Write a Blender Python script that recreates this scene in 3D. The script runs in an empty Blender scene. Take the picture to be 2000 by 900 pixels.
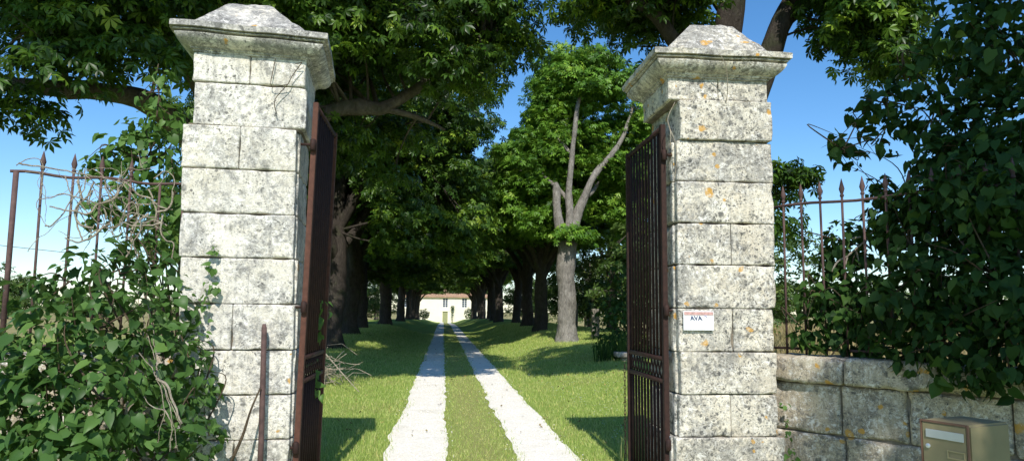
import bpy, bmesh, math, random
import numpy as np
from mathutils import Vector, Matrix, noise as mnoise

RNG = np.random.default_rng(11)
random.seed(5)
scn = bpy.context.scene
COL = scn.collection
V = np.array

# ------------------------------------------------------------------ camera geometry
F = 1430.0
PITCH, YAW, ROLL = math.radians(6.3), math.radians(5.27), math.radians(0.5)
EYE = V([0.0, 0.0, 1.6])
_d = V([math.sin(YAW) * math.cos(PITCH), math.cos(YAW) * math.cos(PITCH), math.sin(PITCH)])
_r0 = V([math.cos(YAW), -math.sin(YAW), 0.0])
_u0 = np.cross(_r0, _d)
_R = _r0 * math.cos(ROLL) + _u0 * math.sin(ROLL)
_U = -_r0 * math.sin(ROLL) + _u0 * math.cos(ROLL)


def at(px, py, Y):
    """world point at distance Y (along the drive) seen at photo position px, py"""
    v = _d + _R * (px - 1000) / F - _U * (py - 450) / F
    return EYE + v * (Y / v[1])


def smooth(a, b, x):
    t = np.clip((np.asarray(x, float) - a) / (b - a), 0, 1)
    return t * t * (3 - 2 * t)


# ------------------------------------------------------------------ object helpers
def tag(o, label=None, cat=None, group=None, kind=None):
    if label: o['label'] = label
    if cat: o['category'] = cat
    if group: o['group'] = group
    if kind: o['kind'] = kind
    return o


def empty(name, loc, label=None, cat=None, group=None, rz=0.0):
    o = bpy.data.objects.new(name, None)
    COL.objects.link(o)
    o.location = loc
    o.rotation_euler = (0, 0, rz)
    o.empty_display_size = 0.1
    return tag(o, label, cat, group)


def link(name, me, mat=None, parent=None, smooth_=True):
    if mat is not None:
        me.materials.clear()
        me.materials.append(mat)
    if smooth_ and len(me.polygons):
        me.polygons.foreach_set('use_smooth', np.ones(len(me.polygons), bool))
    o = bpy.data.objects.new(name, me)
    COL.objects.link(o)
    if parent is not None:
        o.parent = parent
    return o


def pymesh(name, verts, faces):
    me = bpy.data.meshes.new(name)
    me.from_pydata([tuple(map(float, v)) for v in verts], [], [tuple(map(int, f)) for f in faces])
    me.update()
    return me


def fastmesh(name, verts, faces, rnd=None):
    """verts (n,3), faces (m,k) all the same size"""
    me = bpy.data.meshes.new(name)
    n, (m, k) = len(verts), faces.shape
    me.vertices.add(n)
    me.vertices.foreach_set('co', np.ascontiguousarray(verts, np.float32).ravel())
    me.loops.add(m * k)
    me.loops.foreach_set('vertex_index', np.ascontiguousarray(faces, np.int32).ravel())
    me.polygons.add(m)
    me.polygons.foreach_set('loop_start', np.arange(0, m * k, k, dtype=np.int32))
    if rnd is not None:
        a = me.attributes.new('rnd', 'FLOAT', 'POINT')
        a.data.foreach_set('value', np.ascontiguousarray(rnd, np.float32))
    me.update(calc_edges=True)
    return me


class MB:
    """collects simple shapes of one part"""
    def __init__(s):
        s.v, s.f = [], []

    def add(s, verts, faces):
        b = len(s.v)
        s.v.extend([tuple(map(float, q)) for q in verts])
        s.f.extend([tuple(b + int(i) for i in f) for f in faces])

    def box(s, lo, hi, bevel=0.0, rot=None, org=(0, 0, 0)):
        bm = bmesh.new()
        bmesh.ops.create_cube(bm, size=1)
        c = [(a + b) / 2 for a, b in zip(lo, hi)]
        d = [b - a for a, b in zip(lo, hi)]
        for q in bm.verts:
            q.co = Vector((q.co.x * d[0] + c[0], q.co.y * d[1] + c[1], q.co.z * d[2] + c[2]))
        if bevel:
            bmesh.ops.bevel(bm, geom=bm.edges[:], offset=bevel, segments=2, affect='EDGES')
        vs = [q.co.copy() for q in bm.verts]
        if rot is not None:
            vs = [rot @ q for q in vs]
        bm.verts.index_update()
        fs = [[q.index for q in f.verts] for f in bm.faces]
        bm.free()
        s.add([(q.x + org[0], q.y + org[1], q.z + org[2]) for q in vs], fs)

    def tube(s, pts, rad, sides=6, wob=0.0, cap=True):
        pts = [V(p, ) for p in pts]
        n = len(pts)
        if np.isscalar(rad): rad = [rad] * n
        t = pts[1] - pts[0]
        t = t / (np.linalg.norm(t) + 1e-9)
        a = V([1.0, 0, 0]) if abs(t[0]) < 0.7 else V([0, 1.0, 0])
        vs, fs = [], []
        for i in range(n):
            t = pts[min(i + 1, n - 1)] - pts[max(i - 1, 0)]
            t = t / (np.linalg.norm(t) + 1e-9)
            a = a - t * (a @ t)
            a = a / (np.linalg.norm(a) + 1e-9)
            b = np.cross(t, a)
            for k in range(sides):
                w = 2 * math.pi * k / sides
                dirv = a * math.cos(w) + b * math.sin(w)
                rr = rad[i]
                if wob:
                    q = pts[i] + dirv * rr
                    rr *= 1 + wob * mnoise.noise(Vector((q[0] * 2.2, q[1] * 2.2, q[2] * 0.9))) + 0.5 * wob * mnoise.noise(Vector((q[0] * 7, q[1] * 7, q[2] * 3)))
                vs.append(pts[i] + dirv * rr)
        for i in range(n - 1):
            for k in range(sides):
                k2 = (k + 1) % sides
                fs.append((i * sides + k, i * sides + k2, (i + 1) * sides + k2, (i + 1) * sides + k))
        if cap:
            fs.append(tuple(range(sides))[::-1])
            fs.append(tuple((n - 1) * sides + k for k in range(sides)))
        s.add(vs, fs)

    def build(s, name, mat, parent=None, sm=True):
        o = link(name, pymesh(name, s.v, s.f), mat, parent, sm)
        if sm == 'angle':
            o.data.set_sharp_from_angle(angle=math.radians(38))
        return o


def spline(pts, per=6):
    """Catmull-Rom through points (any dimension)"""
    P = [V(p, ).astype(float) for p in pts]
    if len(P) < 3:
        return [P[0] + (P[1] - P[0]) * i / per for i in range(per + 1)]
    P = [2 * P[0] - P[1]] + P + [2 * P[-1] - P[-2]]
    out = []
    for i in range(1, len(P) - 2):
        for k in range(per):
            t = k / per
            a, b, c, d = P[i - 1], P[i], P[i + 1], P[i + 2]
            out.append(0.5 * (2 * b + (c - a) * t + (2 * a - 5 * b + 4 * c - d) * t * t + (3 * b - a - 3 * c + d) * t ** 3))
    out.append(P[-2])
    return out


# ------------------------------------------------------------------ materials
def newmat(name):
    m = bpy.data.materials.new(name)
    m.use_nodes = True
    nt = m.node_tree
    nt.nodes.clear()
    return m, nt


class NT:
    def __init__(s, nt):
        s.nt = nt

    def n(s, typ, props=None, **inp):
        nd = s.nt.nodes.new(typ)
        for k, v in (props or {}).items():
            setattr(nd, k, v)
        for k, v in inp.items():
            s.set(nd.inputs[k.replace('_', ' ')], v)
        return nd

    def set(s, sock, v):
        if isinstance(v, bpy.types.NodeSocket):
            s.nt.links.new(v, sock)
        elif isinstance(v, bpy.types.Node):
            s.nt.links.new(v.outputs[0], sock)
        elif isinstance(v, (tuple, list)) and len(v) == 3 and sock.type == 'RGBA':
            sock.default_value = (*v, 1)
        else:
            sock.default_value = v

    def coord(s, scale=(1, 1, 1), which='Object'):
        tc = s.n('ShaderNodeTexCoord')
        mp = s.n('ShaderNodeMapping')
        s.set(mp.inputs['Vector'], tc.outputs[which])
        mp.inputs['Scale'].default_value = scale
        return mp.outputs[0]

    def noise(s, vec, scale, detail=4, rough=0.55, dist=0.0):
        nd = s.n('ShaderNodeTexNoise', None, Vector=vec, Scale=scale, Detail=detail, Roughness=rough, Distortion=dist)
        return nd.outputs['Fac']

    def ramp(s, fac, stops, interp='LINEAR'):
        nd = s.n('ShaderNodeValToRGB')
        s.set(nd.inputs[0], fac)
        cr = nd.color_ramp
        cr.interpolation = interp
        while len(cr.elements) < len(stops):
            cr.elements.new(0.5)
        for e, (p, c) in zip(cr.elements, stops):
            e.position = p
            e.color = (c, c, c, 1) if np.isscalar(c) else (*c, 1)
        return nd.outputs[0]

    def mix(s, fac, a, b, blend='MIX'):
        nd = s.n('ShaderNodeMix', {'data_type': 'RGBA', 'blend_type': blend})
        s.set(nd.inputs[0], fac)
        s.set(nd.inputs[6], a)
        s.set(nd.inputs[7], b)
        return nd.outputs[2]

    def math(s, op, a, b=0.0):
        nd = s.n('ShaderNodeMath', {'operation': op})
        s.set(nd.inputs[0], a)
        s.set(nd.inputs[1], b)
        return nd.outputs[0]

    def bump(s, h, strength=0.5, dist=0.02):
        nd = s.n('ShaderNodeBump', None, Strength=strength, Distance=dist, Height=h)
        return nd.outputs[0]

    def out(s, shader):
        o = s.n('ShaderNodeOutputMaterial')
        s.nt.links.new(shader if isinstance(shader, bpy.types.NodeSocket) else shader.outputs[0], o.inputs[0])

    def bsdf(s, color, rough=0.8, normal=None, spec=0.3, metal=0.0):
        nd = s.n('ShaderNodeBsdfPrincipled')
        s.set(nd.inputs['Base Color'], color)
        s.set(nd.inputs['Roughness'], rough)
        s.set(nd.inputs['Specular IOR Level'], spec)
        s.set(nd.inputs['Metallic'], metal)
        if normal is not None:
            s.set(nd.inputs['Normal'], normal)
        return nd


def stone_mat(name, light, warm, grey, grey_amt, spots, orange, seed=0.0, foot=0.0):
    m, nt = newmat(name)
    T = NT(nt)
    tc = T.n('ShaderNodeTexCoord')
    mp = T.n('ShaderNodeMapping')
    T.set(mp.inputs[0], tc.outputs['Object'])
    mp.inputs['Location'].default_value = (seed, seed * 1.7, seed * 0.6)
    c = mp.outputs[0]
    dn = T.n('ShaderNodeTexNoise', None, Vector=c, Scale=9.0, Detail=4.0)
    warp = T.n('ShaderNodeVectorMath', {'operation': 'MULTIPLY_ADD'})
    T.set(warp.inputs[0], dn.outputs['Color'])
    warp.inputs[1].default_value = (0.10, 0.10, 0.10)
    T.set(warp.inputs[2], c)
    w = warp.outputs[0]
    isl = T.n('ShaderNodeNewGeometry').outputs['Random Per Island']
    clus = T.ramp(T.noise(c, 5.0, 6, 0.65), [(0.46 - 0.08 * (spots - 0.9), 0.06 + 0.1 * max(0, spots - 0.9)), (0.58 - 0.08 * (spots - 0.9), 1.0)])
    col = T.mix(T.ramp(T.noise(c, 3.5, 6, 0.6), [(0.38, 0.0), (0.62, 1.0)]), light, warm)
    # broad grey weathering, broken up by finer noise
    big = T.noise(c, 2.4, 8, 0.68, 0.3)
    fine = T.noise(c, 26, 6, 0.7)
    g = T.math('ADD', T.math('MULTIPLY', big, 0.62), T.math('MULTIPLY', fine, 0.38))
    g = T.math('ADD', g, T.math('MULTIPLY', T.math('SUBTRACT', isl, 0.5), 0.05))
    gm = T.ramp(g, [(0.50 - grey_amt, 0.0), (0.545 - grey_amt, 0.55), (0.60 - grey_amt, 1.0)])
    col = T.mix(T.math('MULTIPLY', gm, 0.9), col, grey)
    stk = T.ramp(T.noise(T.coord((9, 9, 0.8)), 1.6, 7, 0.7), [(0.50, 0.0), (0.64, 0.5)])
    col = T.mix(stk, col, tuple(0.85 * q for q in grey))
    st = T.ramp(T.noise(c, 7.5, 9, 0.75, 0.6), [(0.55, 0.0), (0.59, 0.75)])
    col = T.mix(st, col, tuple(0.72 * q for q in grey))
    sp_ = T.ramp(T.noise(c, 75, 5, 0.7), [(0.54, 0.0), (0.62, 1.0)])
    col = T.mix(T.math('MULTIPLY', sp_, T.math('MULTIPLY_ADD', gm, 0.5)), col, tuple(0.55 * q for q in grey))
    col = T.mix(1.0, col, T.ramp(isl, [(0.0, 0.88), (1.0, 1.06)]), 'MULTIPLY')
    cr = T.noise(w, 20, 9, 0.78, 0.2)
    crm = T.ramp(T.noise(c, 3.2, 6, 0.6), [(0.40, 0.15), (0.58, 1.0)])
    col = T.mix(T.math('MULTIPLY', T.math('MULTIPLY', crm, min(1.0, 0.55 * spots)), T.ramp(cr, [(0.405, 1.0), (0.46, 0.0)])), col, (0.115, 0.115, 0.105))
    col = T.mix(T.math('MULTIPLY', crm, T.ramp(cr, [(0.53, 0.0), (0.57, 0.75)])), col, (0.84, 0.82, 0.76))
    # small pale crust flecks
    fl = T.ramp(T.noise(w, 48, 3, 0.6), [(0.60, 0.0), (0.66, 1.0)])
    col = T.mix(T.math('MULTIPLY', fl, 0.55), col, (0.78, 0.76, 0.70))
    # round dark lichen spots of several sizes
    for sc, thr, sel, dark in ((11.0, 0.30, 1 - 0.30 * spots, (0.13, 0.13, 0.12)), (26.0, 0.33, 1 - 0.42 * spots, (0.09, 0.09, 0.085)), (60.0, 0.36, 1 - 0.5 * spots, (0.12, 0.115, 0.10))):
        vo = T.n('ShaderNodeTexVoronoi', None, Vector=w, Scale=sc)
        sp = T.n('ShaderNodeSeparateColor')
        T.set(sp.inputs[0], vo.outputs['Color'])
        on = T.math('GREATER_THAN', T.math('ADD', T.math('MULTIPLY', sp.outputs[0], 0.72), T.math('MULTIPLY', big, 0.56)), sel)
        rad = T.math('MULTIPLY', sp.outputs[1], thr)
        inside = T.ramp(T.math('SUBTRACT', T.math('ADD', rad, 0.12), vo.outputs['Distance']), [(0.0, 0.0), (0.09, 1.0)])
        msk = T.math('MULTIPLY', clus, T.math('MULTIPLY', T.math('MULTIPLY', on, inside), T.ramp(fine, [(0.35, 0.45), (0.6, 0.95)])))
        col = T.mix(msk, col, dark)
    if orange > 0:
        for sc, off in ((5.5, 0.0), (10.0, 3.1)):
            mp2 = T.n('ShaderNodeMapping')
            T.set(mp2.inputs[0], w)
            mp2.inputs['Location'].default_value = (off, off, off)
            vo = T.n('ShaderNodeTexVoronoi', None, Vector=mp2.outputs[0], Scale=sc)
            sp = T.n('ShaderNodeSeparateColor')
            T.set(sp.inputs[0], vo.outputs['Color'])
            on = T.math('GREATER_THAN', sp.outputs[2], 1 - orange)
            inside = T.ramp(T.math('SUBTRACT', T.math('MULTIPLY_ADD', sp.outputs[0], 0.16), vo.outputs['Distance']), [(0.0, 0.0), (0.05, 1.0)])
            nd = nt.nodes[-1]
            ins2 = T.ramp(T.math('SUBTRACT', 0.24, vo.outputs['Distance']), [(0.0, 0.0), (0.06, 1.0)])
            msk = T.math('MULTIPLY', T.math('MULTIPLY', on, ins2), T.ramp(fine, [(0.36, 0.1), (0.48, 0.9)]))
            col = T.mix(msk, col, (0.56, 0.31, 0.06))
    if foot > 0:
        sx = T.n('ShaderNodeSeparateXYZ')
        T.set(sx.inputs[0], tc.outputs['Object'])
        low = T.ramp(T.math('ADD', sx.outputs[2], T.math('MULTIPLY', big, 0.5)), [(0.55, 1.0), (1.0, 0.0)])
        nd = T.math('MULTIPLY', low, T.ramp(fine, [(0.44, 0.0), (0.54, foot)]))
        col = T.mix(nd, col, (0.16, 0.15, 0.12))
    h = T.math('ADD', T.math('MULTIPLY', T.noise(c, 14, 8, 0.7), 0.7), T.math('MULTIPLY', T.noise(c, 80, 4, 0.6), 0.3))
    T.out(T.bsdf(col, 0.9, T.bump(h, 0.55, 0.035), 0.2))
    return m


def leaf_mat(name, dark, mid, lite, trans=(0.25, 0.42, 0.05), tfac=0.32, rough=0.42, spec=0.35):
    m, nt = newmat(name)
    T = NT(nt)
    a = T.n('ShaderNodeAttribute', {'attribute_name': 'rnd'})
    col = T.ramp(a.outputs['Fac'], [(0.0, dark), (0.5, mid), (0.93, lite), (1.0, (lite[0] * 1.35, lite[1] * 1.12, lite[2]))])
    p = T.bsdf(col, rough, None, spec)
    tr = T.n('ShaderNodeBsdfTranslucent', None, Color=T.mix(0.5, col, trans))
    mx = T.n('ShaderNodeMixShader')
    mx.inputs[0].default_value = tfac
    nt.links.new(p.outputs[0], mx.inputs[1])
    nt.links.new(tr.outputs[0], mx.inputs[2])
    T.out(mx)
    return m


def bark_mat(name, a, b, moss=0.0):
    m, nt = newmat(name)
    T = NT(nt)
    c = T.coord((1, 1, 0.35))
    n1 = T.noise(c, 15, 9, 0.75, 0.9)
    n2 = T.noise(T.coord(), 2.6, 7, 0.7)
    col = T.mix(T.ramp(n1, [(0.36, 0.0), (0.62, 1.0)]), a, b)
    col = T.mix(T.ramp(n2, [(0.45, 0.0), (0.7, 0.6)]), col, tuple(0.6 * x for x in a))
    if moss:
        col = T.mix(T.ramp(T.noise(T.coord(), 3.1, 6), [(0.5, 0.0), (0.68, moss)]), col, (0.06, 0.08, 0.03))
    T.out(T.bsdf(col, 0.92, T.bump(n1, 1.0, 0.09), 0.12))
    return m


def rust_mat(name, a, b, rough=0.75):
    m, nt = newmat(name)
    T = NT(nt)
    c = T.coord()
    n1 = T.noise(c, 18, 7, 0.7)
    col = T.mix(T.ramp(n1, [(0.35, 0.0), (0.65, 1.0)]), a, b)
    T.out(T.bsdf(col, rough, T.bump(T.noise(c, 120, 3), 0.3, 0.004), 0.3))
    return m


def plain_mat(name, col, rough=0.6, spec=0.4, metal=0.0, var=0.12, scale=9.0, bump=0.0):
    m, nt = newmat(name)
    T = NT(nt)
    c = T.coord()
    n1 = T.noise(c, scale, 6, 0.6)
    cc = T.mix(T.ramp(n1, [(0.3, 0.0), (0.7, 1.0)]), tuple(x * (1 - var) for x in col), tuple(min(1, x * (1 + var)) for x in col))
    T.out(T.bsdf(cc, rough, T.bump(n1, bump, 0.01) if bump else None, spec, metal))
    return m


M = {}
M['stone_a'] = stone_mat('weathered limestone pale', (0.83, 0.79, 0.70), (0.74, 0.69, 0.57), (0.385, 0.375, 0.35), 0.018, 1.0, 0.06, 0.0, 0.7)
M['stone_b'] = stone_mat('weathered limestone speckled', (0.78, 0.73, 0.61), (0.68, 0.61, 0.48), (0.36, 0.345, 0.31), 0.02, 1.7, 0.2, 4.3, 0.3)
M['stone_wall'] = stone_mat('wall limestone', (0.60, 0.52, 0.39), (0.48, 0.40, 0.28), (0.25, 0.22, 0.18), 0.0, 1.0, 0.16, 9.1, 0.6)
M['cap_a'] = stone_mat('weathered limestone cap grey', (0.74, 0.70, 0.62), (0.64, 0.59, 0.48), (0.29, 0.285, 0.27), 0.065, 0.9, 0.05, 2.2)
M['cap_b'] = stone_mat('weathered limestone cap speckled', (0.74, 0.69, 0.58), (0.62, 0.57, 0.45), (0.28, 0.27, 0.24), 0.055, 1.1, 0.14, 6.6)
M['mortar'] = plain_mat('mortar', (0.20, 0.17, 0.13), 0.95, 0.1, 0, 0.3, 20, 0.4)
M['rust'] = rust_mat('rusty gate iron', (0.022, 0.011, 0.009), (0.046, 0.021, 0.015))
M['rust_rail'] = rust_mat('rusty railing iron', (0.075, 0.046, 0.042), (0.14, 0.085, 0.075))
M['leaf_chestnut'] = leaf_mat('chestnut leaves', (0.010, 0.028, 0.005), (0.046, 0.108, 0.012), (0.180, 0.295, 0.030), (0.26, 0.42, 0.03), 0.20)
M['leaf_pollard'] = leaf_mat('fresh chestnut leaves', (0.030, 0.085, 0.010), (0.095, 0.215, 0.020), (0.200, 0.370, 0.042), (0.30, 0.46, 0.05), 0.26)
M['leaf_far'] = leaf_mat('far leaves', (0.030, 0.055, 0.016), (0.055, 0.092, 0.026), (0.095, 0.135, 0.040), (0.20, 0.30, 0.06), 0.28)
M['leaf_ivy'] = leaf_mat('ivy leaves', (0.028, 0.070, 0.016), (0.062, 0.135, 0.030), (0.120, 0.220, 0.050), (0.22, 0.40, 0.06), 0.25, 0.45, 0.25)
M['leaf_sap'] = leaf_mat('sapling leaves', (0.045, 0.105, 0.020), (0.095, 0.190, 0.040), (0.165, 0.280, 0.075), (0.25, 0.42, 0.06), 0.30, 0.45, 0.25)
M['leaf_lilac'] = leaf_mat('lilac leaves', (0.012, 0.034, 0.008), (0.028, 0.070, 0.014), (0.080, 0.150, 0.028), (0.16, 0.30, 0.04), 0.22, 0.55, 0.14)
M['bark_dark'] = bark_mat('shaded chestnut bark', (0.045, 0.038, 0.032), (0.095, 0.08, 0.068), 0.4)  # darker copy of the bark, the shade on these trunks put into its colour
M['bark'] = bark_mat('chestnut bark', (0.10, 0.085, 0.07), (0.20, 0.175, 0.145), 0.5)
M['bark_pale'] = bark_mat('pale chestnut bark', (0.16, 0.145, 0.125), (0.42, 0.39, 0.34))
M['twig'] = bark_mat('twig bark', (0.12, 0.09, 0.06), (0.22, 0.17, 0.11))
M['deadvine'] = bark_mat('dead vine', (0.48, 0.40, 0.29), (0.72, 0.64, 0.50))


# ------------------------------------------------------------------ terrain
CX = 0.42


def zdrive(y):
    return -0.7 * smooth(75, 148, y)


def zground(x, y):
    x, y = np.asarray(x, float), np.asarray(y, float)
    a = np.abs(x - CX)
    h = np.where(x > CX, 0.30 + 0.45 * smooth(17, 38, y), 0.22 + 0.38 * smooth(17, 40, y))
    h = h * smooth(7.5, 15, y) * (1 - 0.6 * smooth(145, 160, y))
    b = h * smooth(1.5, 4.3, a) * (1 - 0.75 * smooth(7, 14, a))
    n = 0.03 * np.sin(x * 1.7 + y * 0.6) * np.sin(y * 0.9 - x * 0.4) * smooth(1.5, 3, a)
    far = -0.4 * smooth(40, 140, y) * smooth(10, 25, a)
    return zdrive(y) * (1 - smooth(6, 18, a)) + b + n + far


def axis(parts):
    out = []
    for a, b, n in parts:
        out.extend(np.linspace(a, b, n, endpoint=False))
    return V(out + [parts[-1][1]])


gx = axis([(-900, -120, 8), (-120, -30, 12), (-30, -8, 22), (-8, 9, 68), (9, 30, 22), (30, 120, 12), (120, 900, 8)])
gy = axis([(-60, -4, 14), (-4, 40, 110), (40, 170, 130), (170, 1500, 20)])
GX, GY = np.meshgrid(gx, gy)
GZ = zground(GX, GY)
nx, ny = len(gx), len(gy)
idx = np.arange(nx * ny).reshape(ny, nx)
gf = np.stack([idx[:-1, :-1], idx[:-1, 1:], idx[1:, 1:], idx[1:, :-1]], -1).reshape(-1, 4)


def lawn_mat():
    m, nt = newmat('lawn and fields')
    T = NT(nt)
    c = T.coord()
    n1 = T.noise(c, 0.55, 6, 0.65)
    n2 = T.noise(c, 9, 6, 0.7)
    n3 = T.noise(c, 70, 4, 0.7)
    col = T.mix(T.ramp(n2, [(0.35, 0.0), (0.65, 1.0)]), (0.250, 0.370, 0.065), (0.360, 0.460, 0.110))
    col = T.mix(T.ramp(n1, [(0.45, 0.0), (0.68, 0.65)]), col, (0.36, 0.36, 0.12))
    col = T.mix(T.ramp(n3, [(0.35, 0.55), (0.55, 0.0)]), col, (0.075, 0.125, 0.018))
    sx = T.n('ShaderNodeSeparateXYZ')
    T.set(sx.inputs[0], c)
    X, Y = sx.outputs[0], sx.outputs[1]
    # worn yellowish crown between the tracks
    mid = T.math('ABSOLUTE', T.math('SUBTRACT', X, 0.46))
    strip = T.ramp(T.math('ADD', mid, T.math('MULTIPLY', n2, 0.5)), [(0.35, 0.75), (0.85, 0.0)])
    col = T.mix(strip, col, (0.36, 0.35, 0.13))
    # dry fields beyond the walls
    dry = T.mix(T.ramp(T.noise(c, 0.12, 6, 0.7), [(0.4, 0.0), (0.6, 1.0)]), (0.40, 0.32, 0.15), (0.30, 0.27, 0.11))
    dry = T.mix(T.ramp(n2, [(0.4, 0.0), (0.65, 0.5)]), dry, (0.17, 0.19, 0.06))
    rgt = T.ramp(T.math('MULTIPLY', X, 0.02), [(0.215, 0.0), (0.26, 1.0)])
    lft = T.math('MULTIPLY', T.ramp(T.math('MULTIPLY', X, -0.02), [(0.17, 0.0), (0.2, 1.0)]), T.ramp(T.math('MULTIPLY', Y, 0.01), [(0.36, 0.0), (0.42, 1.0)]))
    col = T.mix(T.math('MAXIMUM', rgt, lft), col, dry)
    T.out(T.bsdf(col, 0.95, T.bump(T.math('ADD', n3, n2), 0.7, 0.03), 0.1))
    return m


M['lawn'] = lawn_mat()
lawn = link('lawn', fastmesh('lawn', np.stack([GX.ravel(), GY.ravel(), GZ.ravel()], 1), gf), M['lawn'])
tag(lawn, 'green lawn and dry fields on both sides of the drive', None, None, 'structure')


def gravel_mat():
    m, nt = newmat('white limestone gravel')
    T = NT(nt)
    c = T.coord()
    n1 = T.noise(c, 3, 6, 0.65)
    vo = T.n('ShaderNodeTexVoronoi', None, Vector=c, Scale=34.0)
    col = T.mix(T.ramp(n1, [(0.35, 0.0), (0.65, 1.0)]), (0.90, 0.84, 0.71), (0.94, 0.90, 0.80))
    col = T.mix(T.ramp(vo.outputs['Distance'], [(0.45, 0.0), (0.8, 0.2)]), col, (0.42, 0.39, 0.32))
    col = T.mix(T.ramp(T.noise(c, 1.3, 5, 0.7), [(0.55, 0.0), (0.72, 0.35)]), col, (0.42, 0.38, 0.27))
    T.out(T.bsdf(col, 0.92, T.bump(T.math('ADD', vo.outputs['Distance'], n1), 0.4, 0.012), 0.15))
    return m


M['gravel'] = gravel_mat()


def track_edges(y, side):
    """inner / outer x of a wheel track"""
    j = 0.05 * mnoise.noise(Vector((side * 9.0, y * 1.7, 0))) + 0.05 * mnoise.noise(Vector((side * 5.0, y * 0.35, 3)))
    k = 0.05 * mnoise.noise(Vector((side * 3.0, y * 1.9, 7))) + 0.05 * mnoise.noise(Vector((side * 2.0, y * 0.4, 9)))
    if side < 0:
        return -0.62 + j, 0.07 + k
    return 0.84 + j, 1.50 + k


for side, lab in ((-1, 'white gravel wheel track along the drive under the chestnut row on the shaded side'), (1, 'white gravel wheel track along the drive on the sunny side')):
    ys = axis([(-5, 30, 240), (30, 149, 300)])
    vs, fs = [], []
    for i, y in enumerate(ys):
        a, b = track_edges(y, side)
        for k in range(7):
            t = k / 6
            x = a + (b - a) * t
            vs.append((x, y, float(zdrive(y)) + 0.006 - 0.01 * math.sin(t * math.pi) * 0 + 0.004 * mnoise.noise(Vector((x * 6, y * 6, 1)))))
        if i:
            for k in range(6):
                q = (i - 1) * 7 + k
                fs.append((q, q + 1, q + 8, q + 7))
    tag(link('gravel_track', pymesh('gravel_track', vs, fs), M['gravel']), lab, None, None, 'structure')

# loose stones lying on and beside the tracks
_ico = None
bm = bmesh.new(); bmesh.ops.create_icosphere(bm, subdivisions=1, radius=1); bm.verts.index_update()
ICO_V = V([v.co[:] for v in bm.verts]); ICO_F = V([[v.index for v in f.verts] for f in bm.faces]); bm.free()
n = 3000
py = 6.5 + 26 * RNG.random(n) ** 2.0
sd = RNG.choice([-1, 1], n)
px = np.where(sd < 0, -0.28, 1.17) + np.clip(RNG.normal(0, 0.19, n), -.42, .42)
sz = RNG.uniform(0.004, 0.011, n) * (1 + (py - 6) * 0.02)
pv = (ICO_V[None] * RNG.uniform(0.6, 1.2, (n, 12, 1)) * sz[:, None, None] * V([1.2, 1.2, 0.6])) + np.stack([px, py, zground(px, py) + 0.008], 1)[:, None]
pf = (ICO_F[None] + 12 * np.arange(n)[:, None, None]).reshape(-1, 3)
tag(link('loose_gravel', fastmesh('loose_gravel', pv.reshape(-1, 3), pf), M['gravel'], None, False), 'loose white gravel stones scattered over the wheel tracks', None, None, 'stuff')


# ------------------------------------------------------------------ grass
def blades(name, x, y, hgt, wid, mat, lean=0.5, label=None, z=None):
    n = len(x)
    z = zground(x, y) if z is None else z
    ang = RNG.uniform(0, 2 * math.pi, n)
    la = RNG.uniform(0, 2 * math.pi, n)
    base = np.stack([x, y, z - 0.004], 1)
    side = np.stack([np.cos(ang), np.sin(ang), 0 * ang], 1) * wid[:, None]
    ln = (np.stack([np.cos(la), np.sin(la), 0 * la], 1) * (lean * RNG.random(n) * hgt)[:, None])
    mid = base + ln * 0.35 + V([0, 0, 1]) * (hgt * 0.6)[:, None]
    tip = base + ln + V([0, 0, 1]) * hgt[:, None]
    v = np.stack([base - side, base + side, mid + side * 0.7, mid - side * 0.7, tip], 1)
    f = V([[0, 1, 2], [0, 2, 3], [3, 2, 4]])
    ff = (f[None] + 5 * np.arange(n)[:, None, None]).reshape(-1, 3)
    rnd = np.repeat(RNG.random(n), 5)
    o = link(name, fastmesh(name, v.reshape(-1, 3), ff, rnd), mat)
    return tag(o, label, None, None, 'stuff')


M['grass'] = leaf_mat('grass blades', (0.260, 0.370, 0.065), (0.440, 0.555, 0.135), (0.640, 0.640, 0.260), (0.25, 0.36, 0.06), 0.30, 0.55, 0.2)
M['drygrass'] = leaf_mat('dry grass', (0.22, 0.19, 0.07), (0.36, 0.29, 0.13), (0.50, 0.42, 0.23), (0.5, 0.42, 0.2), 0.3, 0.7, 0.1)
n = 300000
yy = 6.2 + 45 * RNG.random(n) ** 2.2
half = 1.6 + 0.42 * yy
xx = CX + (RNG.random(n) * 2 - 1) * np.minimum(half, 7.0)
e = V([[*track_edges(float(q), -1), *track_edges(float(q), 1)] for q in np.linspace(6, 52, 900)])
ei = np.clip(((yy - 6) / 46 * 899).astype(int), 0, 899)
mg = RNG.normal(0, 0.055, n)
inL = (xx > e[ei, 0] + mg) & (xx < e[ei, 1] - mg)
inR = (xx > e[ei, 2] + mg) & (xx < e[ei, 3] - mg)
ok = ~(inL | inR)
xx, yy = xx[ok], yy[ok]
sc = 0.6 + 0.4 * np.sin(xx * 2.1 + yy * 0.7) * np.sin(yy * 1.1 - xx * 0.8)
mid_ = np.exp(-((xx - 0.46) / 0.4) ** 2)
hh = RNG.uniform(0.018, 0.055, len(xx)) * (0.8 + 0.45 * sc) * (1 - 0.4 * mid_) * (1 + 0.02 * yy)
blades('grass', xx, yy, hh, 0.0026 * (0.7 + 0.06 * yy), M['grass'], 0.9, 'short green grass of the lawn beside and between the wheel tracks')
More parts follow.
